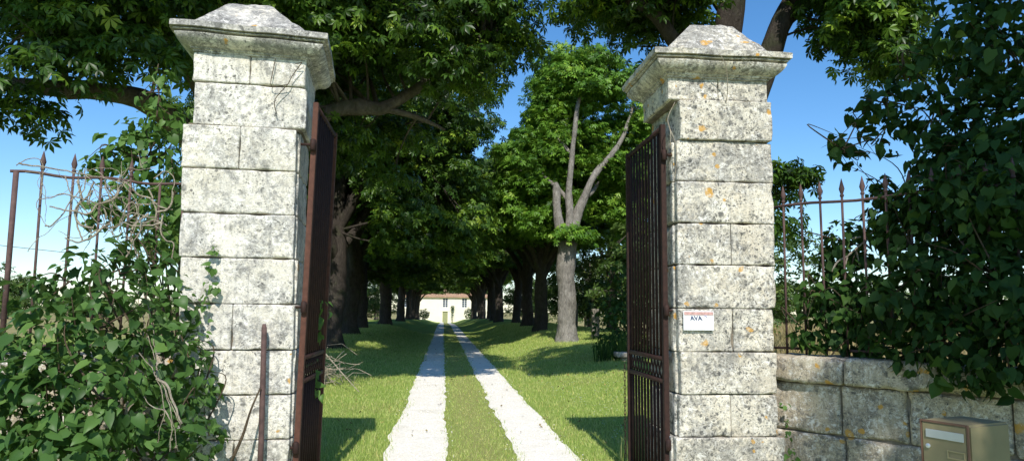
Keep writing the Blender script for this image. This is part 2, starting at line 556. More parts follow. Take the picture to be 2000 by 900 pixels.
# daisies in the sunny grass
n = 900
yy = 9 + 26 * RNG.random(n) ** 1.3; xx = 2.1 + 3.2 * RNG.random(n)
M['daisy'] = plain_mat('daisy petals', (0.75, 0.74, 0.68), 0.8)
dv = V([[math.cos(k * math.pi / 3), math.sin(k * math.pi / 3), 0.25] for k in range(6)])
P = np.stack([xx, yy, zground(xx, yy) + 0.05], 1)
vv = dv[None] * (0.008 + 0.0004 * yy)[:, None, None] + P[:, None]
tag(link('daisies', fastmesh('daisies', vv.reshape(-1, 3), np.arange(n * 6).reshape(-1, 6)), M['daisy']), 'tiny white daisies dotted in the lawn right of the drive', None, None, 'stuff')
n = 1500
yy = 9 + 30 * RNG.random(n) ** 1.2; xx = CX + RNG.choice([-1, 1], n) * (0.1 + 5.0 * RNG.random(n) ** .7)
M['litter'] = leaf_mat('fallen leaves', (0.10, 0.06, 0.025), (0.20, 0.13, 0.05), (0.32, 0.25, 0.09), (0.3, 0.2, 0.05), 0.1, 0.8, 0.1)
a_ = RNG.uniform(0, 6.28, n); s_ = RNG.uniform(.012, .035, n)
c_, d_ = np.stack([np.cos(a_), np.sin(a_), RNG.normal(0, .3, n)], 1) * s_[:, None], np.stack([-np.sin(a_), np.cos(a_), RNG.normal(0, .4, n)], 1) * (s_ * .55)[:, None]
P = np.stack([xx, yy, zground(xx, yy) + 0.03], 1)
vv = np.stack([P - c_, P + d_, P + c_, P - d_], 1)
tag(link('fallen_leaves', fastmesh('fallen_leaves', vv.reshape(-1, 3), np.arange(n * 4).reshape(-1, 4), np.repeat(RNG.random(n), 4)), M['litter'], None, False), 'brown fallen leaves scattered over lawn and wheel tracks', None, None, 'stuff')
# tall dry grass of the field behind the right wall
n = 26000
yy = 18 + 60 * RNG.random(n) ** 1.4; xx = yy * RNG.uniform(0.43, 0.95, n)
blades('tall_dry_grass', xx, yy, RNG.uniform(0.3, 0.75, n), 0.006 + 0.0006 * yy, M['drygrass'], 0.6, 'tall dry straw coloured grass in the field behind the wall')


# ------------------------------------------------------------------ masonry
def block(mb, lo, hi, r=0.022, amp=0.010, chips=0.03, step=0.055, xf=None):
    lo, hi = V(lo, ), V(hi, )
    c, hs = (lo + hi) / 2, (hi - lo) / 2
    r = min(r, hs.min() * 0.6)
    ax = []
    for q in range(3):
        m_ = max(1, int(math.ceil(2 * (hs[q] - r - 0.012) / step)))
        inner = np.linspace(-(hs[q] - r - 0.012), hs[q] - r - 0.012, m_ + 1) if hs[q] > r + 0.02 else V([0.0])
        ax.append(np.concatenate([[-hs[q], -(hs[q] - r * 0.45), -(hs[q] - r)], inner, [hs[q] - r, hs[q] - r * 0.45, hs[q]]]))
    cnt = [len(q) - 1 for q in ax]
    key, vs, fs = {}, [], []

    def vid(i, j, k):
        q = (i, j, k)
        if q not in key:
            p = V([ax[0][i], ax[1][j], ax[2][k]])
            inn = np.clip(p, -(hs - r), hs - r)
            d = p - inn
            l = np.linalg.norm(d)
            if l > 1e-9:
                p = inn + d / l * r
            w = Vector(c + p)
            edge = sorted(np.abs(np.abs(p) - hs))[1]
            e = math.exp(-max(edge, 0) / 0.03)
            nn = mnoise.noise(w * 4.0) * amp + mnoise.noise(w * 13) * amp * 0.6
            ch = max(0.0, mnoise.noise(w * 7.0 + Vector((9, 2, 5))) + 0.05) * chips * e * 1.6
            nv = p / hs
            nv = nv * (np.abs(nv) > 0.8)
            nv = nv / (np.linalg.norm(nv) + 1e-9)
            p = p + nv * (nn - ch)
            key[q] = len(vs)
            vs.append(c + p)
        return key[q]
    a, b, d = cnt
    for i in range(a):
        for j in range(b):
            fs.append((vid(i, j, 0), vid(i, j + 1, 0), vid(i + 1, j + 1, 0), vid(i + 1, j, 0)))
            fs.append((vid(i, j, d), vid(i + 1, j, d), vid(i + 1, j + 1, d), vid(i, j + 1, d)))
    for i in range(a):
        for k in range(d):
            fs.append((vid(i, 0, k), vid(i + 1, 0, k), vid(i + 1, 0, k + 1), vid(i, 0, k + 1)))
            fs.append((vid(i, b, k), vid(i, b, k + 1), vid(i + 1, b, k + 1), vid(i + 1, b, k)))
    for j in range(b):
        for k in range(d):
            fs.append((vid(0, j, k), vid(0, j, k + 1), vid(0, j + 1, k + 1), vid(0, j + 1, k)))
            fs.append((vid(a, j, k), vid(a, j + 1, k), vid(a, j + 1, k + 1), vid(a, j, k + 1)))
    if xf is not None:
        vs = [xf(q) for q in vs]
    mb.add(vs, fs)


def square_loft(prof, cx, cy, hx, hy, n=14):
    """profile of (outset, z) rings run round a rectangle; each side split for wear"""
    vs, fs = [], []
    ring = []
    for o, z in prof:
        X, Y = hx + o, hy + o
        pts = []
        for (ax, ay), (bx, by) in (((-1, -1), (1, -1)), ((1, -1), (1, 1)), ((1, 1), (-1, 1)), ((-1, 1), (-1, -1))):
            for k in range(n):
                t = k / n
                pts.append((cx + X * (ax + (bx - ax) * t), cy + Y * (ay + (by - ay) * t), z))
        ring.append(pts)
    L = 4 * n
    for pts in ring:
        for p in pts:
            w = Vector(p)
            q = mnoise.noise(w * 5) * 0.006 + mnoise.noise(w * 16) * 0.003
            dx, dy = p[0] - cx, p[1] - cy
            l = math.hypot(dx, dy)
            corner = min(abs(dx) / (hx + .2), abs(dy) / (hy + .2)) ** 6
            ch = corner * max(0, mnoise.noise(w * 6 + Vector((3, 3, 3))) + 0.2) * 0.06
            vs.append((p[0] + dx / l * (q - ch), p[1] + dy / l * (q - ch), p[2] + mnoise.noise(w * 4 + Vector((7, 0, 0))) * 0.007))
    for i in range(len(ring) - 1):
        for k in range(L):
            k2 = (k + 1) % L
            fs.append((i * L + k, i * L + k2, (i + 1) * L + k2, (i + 1) * L + k))
    fs.append(tuple(range(L))[::-1])
    fs.append(tuple((len(ring) - 1) * L + k for k in range(L)))
    return vs, fs


JZ = [-0.12, 0.235, 0.585, 0.93, 1.28, 1.64, 2.005, 2.36, 2.72, 3.075, 3.43, 3.672]
YF, DEP = 6.0, 0.84


def pillar(loc_x, courses, top, mat, label):
    """courses: from the bottom (x0, x1, [joint fractions], y offset)"""
    root = empty('gate_pillar', (loc_x, YF + DEP / 2, 0), label, 'gate pillar')
    if loc_x < 0:
        root.rotation_euler = (0, 0, math.radians(5.0)); root.location.x -= 0.036
    ox, oy = loc_x, YF + DEP / 2
    mb, core = MB(), MB()
    for i, (x0, x1, js, dy) in enumerate(courses):
        z0, z1 = JZ[i], JZ[i + 1]
        if i == 10: z1 = top[2] + 0.008
        g_ = 0.018 * (0.7 + 0.5 * random.random())
        if i < 9:      # the gate side steps back behind a worn corner
            sx_ = (x1 - 0.06, x1 + g_) if loc_x < 0 else (x0 - g_, x0 + 0.06)
            block(mb, (sx_[0] - ox, YF + 0.075 - oy, z0 + 0.004), (sx_[1] - ox, YF + DEP - 0.01 - oy, z1 - 0.004), 0.012, 0.004, 0.03)
        cuts = [x0] + [x0 + (x1 - x0) * j for j in js] + [x1]
        for a, b in zip(cuts[:-1], cuts[1:]):
            block(mb, (a + 0.002 - ox, YF + dy - oy, z0 + 0.0025), (b - 0.002 - ox, YF + DEP - oy, z1 - 0.0025), 0.010, 0.003, 0.022)
        core.box((x0 + 0.035 - ox, YF + 0.04 + max(dy, 0) - oy, z0 - 0.01), (x1 - 0.035 - ox, YF + DEP - 0.04 - oy, z1 + 0.0101 + 0.0007 * i))
    mb.build('shaft', mat, root)
    core.build('mortar_bed', M['mortar'], root, False)
    tx0, tx1, tb, tl, pt0, pt1, ptz, over, tilt = top
    cx, hx, hy = (tx0 + tx1) / 2 - ox, (tx1 - tx0) / 2, DEP / 2
    # upper band course, then the moulded cornice
    h = tl - tb
    o = over
    prof = [(-0.03, tb - 0.004), (0.006, tb), (0.008, tb + h * .07), (0.024, tb + h * .09), (0.03, tb + h * .16), (0.062 * o / .19, tb + h * .18), (0.10 * o / .19, tb + h * .27), (0.128 * o / .19, tb + h * .38), (0.150 * o / .19, tb + h * .50), (0.152 * o / .19, tb + h * .56), (0.112 * o / .19, tb + h * .575), (0.112 * o / .19, tb + h * .635), (0.165 * o / .19, tb + h * .65), (0.168 * o / .19, tb + h * .69), (0.138 * o / .19, tb + h * .705), (0.138 * o / .19, tb + h * .735), (o, tb + h * .75), (o, tb + h * .97), (o - 0.012, tl), (0.02, tl + 0.012)]
    vs, fs = square_loft(prof, cx, 0, hx, hy)
    t = math.radians(tilt)
    vs = [(x, y, z - math.tan(t) * (x - cx) * (0 if z < tb - .1 else 1)) for x, y, z in vs]
    mb = MB(); mb.add(vs, fs); mb.build('cornice', M['cap_a'] if loc_x < 0 else M['cap_b'], root, 'angle')
    # truncated pyramid on top
    vs, fs = [], []
    N = 12
    zb, zt = tl + 0.002, ptz
    px = ((pt0 + pt1) / 2 - ox, (pt1 - pt0) / 2)
    ring = []
    for i in range(9):
        s = i / 8
        X = hx + 0.05 + (px[1] - hx - 0.05) * s; Y = hy + 0.05 + (px[1] * 0.8 - hy - 0.05) * s
        c0 = cx + (px[0] - cx) * s
        ring.append((0, 0, 0))
        for (ax, ay), (bx, by) in (((-1, -1), (1, -1)), ((1, -1), (1, 1)), ((1, 1), (-1, 1)), ((-1, 1), (-1, -1))):
            for k in range(N):
                tt = k / N
                p = Vector((c0 + X * (ax + (bx - ax) * tt), Y * (ay + (by - ay) * tt), zb + (zt - zb) * s))
                q = 0.012 * mnoise.noise(p * 6) + 0.008 * mnoise.noise(p * 18)
                vs.append((p.x + q, p.y - q, p.z + q - math.tan(t) * (p.x - cx)))
    L = 4 * N
    for i in range(8):
        for k in range(L):
            k2 = (k + 1) % L
            fs.append((i * L + k, i * L + k2, (i + 1) * L + k2, (i + 1) * L + k))
    fs.append(tuple(8 * L + k for k in range(L)))
    mb = MB(); mb.add(vs, fs); mb.build('capstone', M['cap_a'] if loc_x < 0 else M['cap_b'], root)
    return root


pillar(-1.66, [(-2.03, -1.17, [.45], 0), (-2.02, -1.185, [.5], 0.006), (-2.03, -1.188, [], 0.010), (-2.045, -1.192, [], 0.006), (-2.06, -1.184, [.46], -0.010), (-2.07, -1.205, [], 0), (-2.088, -1.213, [], -0.003), (-2.097, -1.220, [], 0), (-2.112, -1.224, [.5], -0.006), (-2.043, -1.158, [], 0.012), (-2.062, -1.170, [.5], 0)],
       (-2.06, -1.170, 3.665, 3.865, -1.86, -1.50, 4.215, 0.175, 1.6), M['stone_a'], 'pale limestone gate pillar with a rusty iron bar on its face, beside the leafy bush')
pillar(2.38, [(1.90, 2.86, [.6], -0.02), (1.915, 2.845, [], -0.014), (1.95, 2.80, [.52], 0.006), (1.965, 2.80, [], -0.006), (1.953, 2.785, [.57], 0.002), (1.953, 2.810, [], -0.003), (1.955, 2.812, [.55], 0), (1.957, 2.815, [], -0.002), (1.962, 2.820, [], 0.006), (1.988, 2.815, [], -0.026), (1.90, 2.793, [.5], 0.012)],
       (1.90, 2.793, 3.625, 3.835, 2.20, 2.60, 4.215, 0.165, 0.2), M['stone_b'], 'speckled limestone gate pillar with orange lichen and a white sign on it')


def wall(name, p0, dirv, length, label, seed, coping_z=(1.03, 1.24), mat=None):
    """stone wall with a projecting coping; runs from p0 along dirv (plan)"""
    u = V([dirv[0], dirv[1]]); u = u / np.linalg.norm(u)
    nrm = V([u[1], -u[0]])
    if nrm @ (-V(p0)) < 0: nrm = -nrm           # towards the road
    root = empty(name, (p0[0], p0[1], 0), label, 'wall')
    xf = lambda q: (u[0] * q[0] + nrm[0] * q[1], u[1] * q[0] + nrm[1] * q[1], q[2])
    rr = random.Random(seed)
    mb, cp = MB(), MB()
    for z0, z1 in ((-0.1, 0.26), (0.26, 0.62), (0.62, coping_z[0] - 0.004)):
        x = 0.0
        while x < length:
            w = rr.uniform(0.42, 0.72)
            block(mb, (x + .003, -0.38, z0 + .004), (min(x + w, length) - .003, rr.uniform(-0.008, 0.008), z1 - .004), 0.02, 0.010, 0.03, 0.06, xf)
            x += w
    x = 0.0
    while x < length:
        w = rr.uniform(0.6, 0.85)
        block(cp, (x + .004, -0.42, coping_z[0]), (min(x + w, length) - .004, 0.07, coping_z[1] + rr.uniform(-.012, .012)), 0.03, 0.010, 0.05, 0.06, xf)
        x += w
    core = MB(); core.box((0.02, -0.34, -0.08), (length - 0.02, -0.04, coping_z[1] - 0.03))
    core.v = [xf(q) for q in core.v]
    for o in (mb.build('masonry', mat, root), cp.build('coping', mat, root), core.build('mortar_bed', M['mortar'], root, False)):
        bm = bmesh.new(); bm.from_mesh(o.data); bmesh.ops.recalc_face_normals(bm, faces=bm.faces[:]); bm.to_mesh(o.data); bm.free()
    return root


WR0, WRD = V([2.83, 6.30]), V([0.6, -0.8])
WL0, WLD = V([-2.06, 6.40]), V([-0.926, -0.378])
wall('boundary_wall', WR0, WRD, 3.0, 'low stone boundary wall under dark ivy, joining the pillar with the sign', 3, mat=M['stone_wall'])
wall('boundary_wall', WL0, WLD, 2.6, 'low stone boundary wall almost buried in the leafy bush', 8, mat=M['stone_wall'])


# ------------------------------------------------------------------ iron gates
M['rust_lit'] = rust_mat('sunlit gate rust', (0.070, 0.030, 0.020), (0.125, 0.053, 0.034))  # lighter copy of the gate rust, sunlight on the left stiles put into colour


def gate(hinge, length, ztop, lean, yaw, label, side):
    root = empty('gate_leaf', (hinge[0], hinge[1], 0.06), label, 'gate')
    root.rotation_euler = (0, lean, yaw)
    H = ztop - 0.06
    z1, z2 = 0.94, 1.13
    fr = MB()
    fr.box((-0.022, 0, 0), (0.022, 0.055, H), 0.004)
    fr.box((-0.022, length - 0.055, 0), (0.022, length, H), 0.004)
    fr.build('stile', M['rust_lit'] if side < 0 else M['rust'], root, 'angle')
    for z in (0.05, z1, z2, H - 0.05):
        r = MB(); r.box((-0.016, 0.0555, z), (0.016, length - 0.0555, z + 0.04), 0.003); r.build('rail', M['rust'], root)
    # little lattice between the two middle rails
    lt = MB()
    k = 0.06
    while k < length - 0.16:
        lt.tube([(0, k, z1 + 0.04), (0, k + 0.10, z2)], 0.007, 5)
        lt.tube([(0.004, k + 0.10, z1 + 0.04), (0.004, k, z2)], 0.007, 5)
        k += 0.1
    lt.build('lattice', M['rust'], root)
    nb = int((length - 0.11) / 0.105)
    for i in range(1, nb + 1):
        y = 0.055 + (length - 0.11) * i / (nb + 1)
        b = MB()
        b.tube([(0, y, 0.09), (0, y, z1)], 0.0125, 8)
        b.tube([(0, y, z2 + 0.04), (0, y, H - 0.05)], 0.0125, 8)
        b.build('bar', M['rust'], root)
    for z in (0.45, 1.56, 2.9):
        h = MB()
        h.tube([(side * 0.0, -0.025, z - 0.05), (0, -0.025, z - 0.04), (0, -0.025, z + 0.04), (0, -0.025, z + 0.05)], [0.012, 0.024, 0.024, 0.010], 10)
        h.tube([(0, -0.02, z), (side * 0.10, -0.02, z)], 0.012, 6)
        h.build('hinge', M['rust'], root)
    return root


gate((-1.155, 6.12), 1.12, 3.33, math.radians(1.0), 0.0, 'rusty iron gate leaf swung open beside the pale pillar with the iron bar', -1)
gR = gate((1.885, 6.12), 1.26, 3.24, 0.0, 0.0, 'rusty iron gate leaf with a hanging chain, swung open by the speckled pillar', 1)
ch = MB()
for k in range(22):
    z = 1.0 - k * 0.042
    pts = []
    for q in range(9):
        w = q / 8 * 2 * math.pi
        a, b = 0.010 * math.cos(w), 0.026 * math.sin(w)
        pts.append((-0.04 + (a if k % 2 else 0), 1.285 + (0 if k % 2 else a), z + b))
    ch.tube(pts, 0.0035, 5, cap=False)
ch.build('chain', M['rust'], gR)


# ------------------------------------------------------------------ iron railings on the walls
def railing(p0, dirv, length, zr, ts, label, bare, post_t=None, zb=1.24):
    u = V(dirv, ); u = u / np.linalg.norm(u)
    nrm = V([u[1], -u[0]])
    if nrm @ (-V(p0, )) < 0: nrm = -nrm
    o0 = p0 - nrm * 0.17
    root = empty('iron_railing', (o0[0], o0[1], zb), label, 'railing')
    P = lambda t, z, w=0.0: (u[0] * t + nrm[0] * w, u[1] * t + nrm[1] * w, z - zb)
    r = MB()
    rng = random.Random(int(length * 100))
    npt = 14
    r.tube([P(length * i / npt, zr + 0.012 * math.sin(i * 1.1)) for i in range(npt + 1)], 0.013, 6)
    r.build('rail', M['rust_rail'], root)
    r = MB(); r.tube([P(0, zb + 0.06), P(length, zb + 0.06)], 0.012, 6); r.build('rail', M['rust_rail'], root)
    if post_t is not None:
        b = MB(); b.tube([P(post_t, zb), P(post_t, zr + 0.012)], 0.021, 8); b.build('post', M['rust_rail'], root)
    for i, t in enumerate(ts):
        b = MB()
        lean = rng.uniform(-0.012, 0.012)
        hasp = i not in bare
        b.tube([P(t, zb), P(t + lean, zr + (0.05 if hasp else -0.01))], 0.0105, 7)
        bo = b.build('bar', M['rust_rail'], root)
        if hasp:
            s = MB()
            s.tube([P(t + lean, zr + dz) for dz in (0.03, 0.036, 0.05, 0.056, 0.066, 0.10, 0.19)], [0.011, 0.017, 0.017, 0.011, 0.014, 0.024, 0.002], 8)
            s.build('spearhead', M['rust_rail'], bo)
    return root


railing(WR0, WRD, 2.7, 2.56, [0.12 + 0.178 * i for i in range(14)], 'rusty spear topped railing overgrown by dark ivy on the wall', ())
railing(WL0, WLD, 1.40, 2.66, [0.14, 0.34, 0.56, 0.77, 0.98, 1.18], 'rusty spear topped railing tangled in dead vines beside the pale pillar', (0, 1), 1.36)

# rusty bar standing against the pale pillar, and a stick leaning on it
b = MB()
b.tube([at(508, 900, 5.93) - V([0, 0, .3]), at(510, 865, 5.93), at(513, 760, 5.93), at(516, 640, 5.93), at(516, 632, 5.93)], [0.022, 0.022, 0.022, 0.021, 0.012], 10)
tag(b.build('iron_bar', M['rust_rail']), 'rusty iron bar standing upright against the face of the pale pillar', 'bar')
b = MB()
b.tube(spline([at(452, 900, 5.75), at(474, 850, 5.78), at(490, 800, 5.82), at(509, 756, 5.89)], 4), [0.013 - 0.0006 * i for i in range(13)], 7)
tag(b.build('dead_stick', M['twig']), 'thin dead stick leaning on the rusty bar of the pale pillar', 'stick')


# ------------------------------------------------------------------ sign on the speckled pillar
M['plate'] = plain_mat('sign plate white', (0.80, 0.80, 0.80), 0.35, 0.5, 0, 0.03)
M['plate_red'] = plain_mat('faded red band', (0.52, 0.31, 0.28), 0.5, 0.4, 0, 0.35, 60)
M['ink'] = plain_mat('dark blue ink', (0.045, 0.07, 0.16), 0.5, 0.4, 0, 0.2)
M['ink_pale'] = plain_mat('faded lilac ink', (0.55, 0.52, 0.72), 0.5, 0.4, 0, 0.1)
a, c = at(1335, 607, 5.965), at(1395, 645, 5.965)
sw, sh = c[0] - a[0], a[2] - c[2]
sg = empty('sign_plate', ((a[0] + c[0]) / 2, 5.975, (a[2] + c[2]) / 2), 'small white sign with a red band fixed on the speckled pillar', 'sign')
b = MB(); b.box((-sw / 2, -0.006, -sh / 2), (sw / 2, 0.0, sh / 2), 0.0015); b.build('plate', M['plate'], sg, 'angle')
b = MB(); b.box((-sw / 2 + 0.006, -0.0095, sh / 2 - 0.032), (sw / 2 - 0.006, -0.0065, sh / 2 - 0.006)); b.build('red_band', M['plate_red'], sg, 'angle')
cu = bpy.data.curves.new('lettering', 'FONT'); cu.body = 'AVA'; cu.size = 0.052; cu.shear = -0.15; cu.extrude = 0.0006; cu.offset = 0.0012
cu.align_x = 'CENTER'
tmp = bpy.data.objects.new('tmp', cu); COL.objects.link(tmp)
bpy.context.view_layer.update()
me = bpy.data.meshes.new_from_object(tmp.evaluated_get(bpy.context.evaluated_depsgraph_get()))
bpy.data.objects.remove(tmp)
lt = link('lettering', me, M['ink'], sg, False)
lt.rotation_euler = (math.pi / 2, 0, 0); lt.location = (-0.02, -0.0085, 0.004)
b = MB(); b.tube([(0.045, -0.008, 0.045), (0.06, -0.008, 0.042), (0.072, -0.008, 0.03)], [0.002, 0.005, 0.002], 6); b.build('swoosh', M['ink_pale'], sg)


# ------------------------------------------------------------------ letter box
M['box'] = plain_mat('beige letter box paint', (0.27, 0.225, 0.125), 0.5, 0.35, 0, 0.10, 7)
M['box_trim'] = plain_mat('brown letter box edge', (0.16, 0.09, 0.06), 0.6)
M['flap'] = plain_mat('aluminium flap', (0.62, 0.66, 0.70), 0.35, 0.5, 0.6, 0.05)
M['card'] = plain_mat('name card', (0.40, 0.33, 0.18), 0.5)
NC = at(1890, 831, 3.88)
fdir = V([-math.sin(math.radians(19.7)), math.cos(math.radians(19.7)), 0])
BW, BD, BH = 0.285, 0.37, 0.33
bx = empty('letter_box', (NC[0], NC[1], NC[2] - BH), 'beige metal letter box with silver flap standing on a post before the wall', 'letter box', None, math.radians(19.7))
# local: +x runs back from the front face, +y along the front to its far side
b = MB(); b.box((0.012, 0, 0), (BD, BW, BH), 0.012); b.build('body', M['box'], bx, 'angle')
b = MB(); b.box((0.0, 0.010, 0.010), (0.010, BW - 0.010, BH - 0.012), 0.004); dr = b.build('door', M['box'], bx, 'angle')
fr = MB()
for lo, hi in (((-0.004, -0.001, -0.001), (0.0114, 0.009, BH + .001)), ((-0.004, BW - 0.009, -0.001), (0.0114, BW + .001, BH + .001)), ((-0.004, 0.0095, BH - 0.011), (0.0114, BW - 0.0095, BH + .001)), ((-0.004, 0.0095, -0.001), (0.0114, BW - 0.0095, 0.009))):
    fr.box(lo, hi, 0.002)
fr.build('door_frame', M['box_trim'], bx, 'angle')
b = MB(); b.box((-0.006, 0.024, BH - 0.095), (-0.001, BW - 0.035, BH - 0.048), 0.002); b.build('flap', M['flap'], dr, 'angle')
b = MB(); b.tube([(0.0, BW - 0.045, BH - 0.145), (-0.006, BW - 0.045, BH - 0.145), (-0.010, BW - 0.045, BH - 0.145)], [0.014, 0.014, 0.006], 14); b.build('lock', M['flap'], dr, 'angle')
fr = MB()
for y0, y1, z0, z1 in ((0.022, 0.125, 0.0, 0.006), (0.022, 0.125, 0.039, 0.045), (0.022, 0.028, 0.0065, 0.0385), (0.119, 0.125, 0.0065, 0.0385)):
    fr.box((-0.005, y0, BH - 0.195 + z0), (-0.0005, y1, BH - 0.195 + z1))
fr.build('name_holder', M['card'], dr, 'angle')
b = MB(); b.box((BD * .42, BW * .4, -NC[2] + BH - 0.1), (BD * .58, BW * .6, -0.001), 0.005); b.build('post', M['box_trim'], bx)


# ------------------------------------------------------------------ leaves
def heart_leaf():
    my, mz = [0.0, 0.2, 0.5, 0.78, 1.0], [0.0, 0.015, 0.02, -0.03, -0.13]
    sx, sy, sz = [0.26, 0.47, 0.36, 0.15], [-0.11, 0.16, 0.5, 0.78], [0.03, 0.11, 0.08, -0.005]
    v = [(0, a, b) for a, b in zip(my, mz)] + [(-a, b, c) for a, b, c in zip(sx, sy, sz)] + [(a, b, c) for a, b, c in zip(sx, sy, sz)]
    f = []
    for o, flip in ((5, False), (9, True)):
        q = [(0, o, o + 1), (0, o + 1, 1), (1, o + 1, o + 2), (1, o + 2, 2), (2, o + 2, o + 3), (2, o + 3, 3), (3, o + 3, 4)]
        f += [t[::-1] if flip else t for t in q]
    return V(v), V(f)


def palmate_leaf(k=6, droop=0.30, width=0.17):
    v, f = [], []
    for i in range(k):
        a = math.radians(-115 + 230 * i / (k - 1))
        L = 1.0 - 0.32 * abs(i - (k - 1) / 2) / ((k - 1) / 2)
        c, s = math.sin(a), math.cos(a)
        def P(r, w, z): return (c * r + s * w, s * r - c * w, z)
        b = len(v)
        v += [(0, 0, 0), P(0.62 * L, width * L, -droop * 0.32 * L), P(L, 0, -droop * L * 1.15), P(0.62 * L, -width * L, -droop * 0.32 * L), P(0.60 * L, 0, -droop * 0.5 * L)]
        f += [(b, b + 1, b + 4), (b + 1, b + 2, b + 4), (b + 2, b + 3, b + 4), (b + 3, b, b + 4)]
    return V(v), V(f)


def simple_clump(k=5):
    """a twig end of plain leaves seen from afar"""
    v, f = [], []
    for i in range(k):
        a = 2 * math.pi * i / k + 0.3
        c, s = math.cos(a), math.sin(a)
        b = len(v)
        z = 0.15 * ((i * 7) % 3 - 1)
        v += [(0, 0, z), (c * .55 - s * .26, s * .55 + c * .26, z - .05), (c, s, z - .3), (c * .55 + s * .26, s * .55 - c * .26, z - .05)]
        f += [(b, b + 1, b + 2), (b, b + 2, b + 3)]
    return V(v), V(f)


HEART, PALM, CLUMP = heart_leaf(), palmate_leaf(6, 0.45, 0.20), simple_clump()


def palmate_far(k=6):
    v, f = [], []
    for i in range(k):
        a = math.radians(-120 + 240 * i / (k - 1))
        L = 1.0 - 0.3 * abs(i - (k - 1) / 2) / ((k - 1) / 2)
        c, s = math.cos(a), math.sin(a)
        b = len(v)
        v += [(0, 0, 0), (s * .6 * L + c * .2 * L, c * .6 * L - s * .2 * L, -.12), (s * L, c * L, -.42 * L), (s * .6 * L - c * .2 * L, c * .6 * L + s * .2 * L, -.12)]
        f += [(b, b + 1, b + 2), (b, b + 2, b + 3)]
    return V(v), V(f)


PALMF = palmate_far()


def unit(a):
    return a / (np.linalg.norm(a, axis=-1, keepdims=True) + 1e-9)


def scatter(name, tmpl, pos, nrm, tipd, size, rnd, mat, parent=None):
    tv, tf = tmpl
    n, k = len(pos), len(tv)
    nrm = unit(nrm)
    y = tipd - nrm * (tipd * nrm).sum(1, keepdims=True)
    y = unit(y)
    x = np.cross(y, nrm)
    s = size[:, None, None]
    wd = RNG.uniform(0.62, 1.08, n)[:, None, None] if tmpl is HEART else 1.0
    cu_ = RNG.uniform(-0.6, 2.6, n)[:, None, None] if tmpl is HEART else 1.0
    v = pos[:, None] + s * (wd * tv[None, :, 0:1] * x[:, None] + tv[None, :, 1:2] * y[:, None] + cu_ * tv[None, :, 2:3] * nrm[:, None])
    f = (tf[None] + k * np.arange(n)[:, None, None]).reshape(-1, 3)
    return link(name, fastmesh(name, v.reshape(-1, 3), f, np.repeat(rnd, k)), mat, parent, False)


def bush(name, blobs, size, density, mat, label, cat, base, stem_mat=None, tmpl=HEART, up=0.35, out=0.9, shell=0.45, stems=True, group=None, face=None, hang=0.7):
    """blobs: (centre, (rx, ry, rz))"""
    base = V(base, ).astype(float)
    root = empty(name, base, label, cat, group)
    P, Nn, Tt, S, Rr = [], [], [], [], []
    st = MB()
    for c, r in blobs:
        c, r = V(c, ).astype(float), V(r, ).astype(float)
        area = 4 * math.pi * ((r[0] * r[1]) ** 1.6 / 3 + (r[0] * r[2]) ** 1.6 / 3 + (r[1] * r[2]) ** 1.6 / 3) ** (1 / 1.6)
        n = max(6, int(density * area / size ** 2))
        d = unit(RNG.normal(size=(n, 3)))
        rad = shell + (1.05 - shell) * RNG.random(n) ** 0.7
        # lumpy surface
        lump = V([1 + 0.28 * mnoise.noise(Vector((c + q * r) * 3.0)) for q in d])
        p = c + d * r * (rad * lump)[:, None]
        o = d / r * r.min()
        if face is not None:
            o = o * 0.6 + V(face, ) * 0.5
        nn = unit(o) * out + V([0, 0, up]) + RNG.normal(0, 0.38, (n, 3))
        P.append(p); Nn.append(nn)
        Tt.append(V([0, 0, -hang]) + o * 0.5 + RNG.normal(0, 0.45, (n, 3)))
        S.append(size * (0.45 + 0.95 * RNG.random(n) ** 1.3))
        Rr.append(np.clip(RNG.normal(0.42, 0.22, n) + 0.25 * mnoise.noise(Vector(c * 2.0)), 0, 1))
        if stems:
            src = base
            cand = [(np.linalg.norm(V(c2, ) - c), V(c2, ), V(r2, )) for c2, r2 in blobs if V(r2, ).mean() > r.mean() * 1.15 and V(c2, )[2] < c[2] + 0.35]
            if cand:
                dd, c2, r2 = min(cand, key=lambda q: q[0])
                if dd < 1.8: src = c2
            for _ in range(3):
                e = c + unit(RNG.normal(size=3)) * r * 0.85
                m1 = src + (e - src) * 0.5 + V([0, 0, 0.10]) + RNG.normal(0, 0.09, 3)
                pts = spline([src + RNG.normal(0, 0.06, 3) * V([1, 1, 0]), m1, e], 6)
                st.tube([q - base for q in pts], [(0.014 if src is base else 0.008) * (1 - 0.8 * i / (len(pts) - 1)) for i in range(len(pts))], 5)
    P = np.concatenate(P) - base
    scatter('foliage', tmpl, P, np.concatenate(Nn), np.concatenate(Tt), np.concatenate(S), np.concatenate(Rr), mat, root)
    if stems:
        st.build('stem', stem_mat or M['twig'], root)
    return root


def B(px, py, Y, rpx, depth=None, sq=1.0):
    c = at(px, py, Y)
    r = rpx / F * (Y * 0.99)
    return (c, (r, depth if depth else r * 0.8, r * sq))


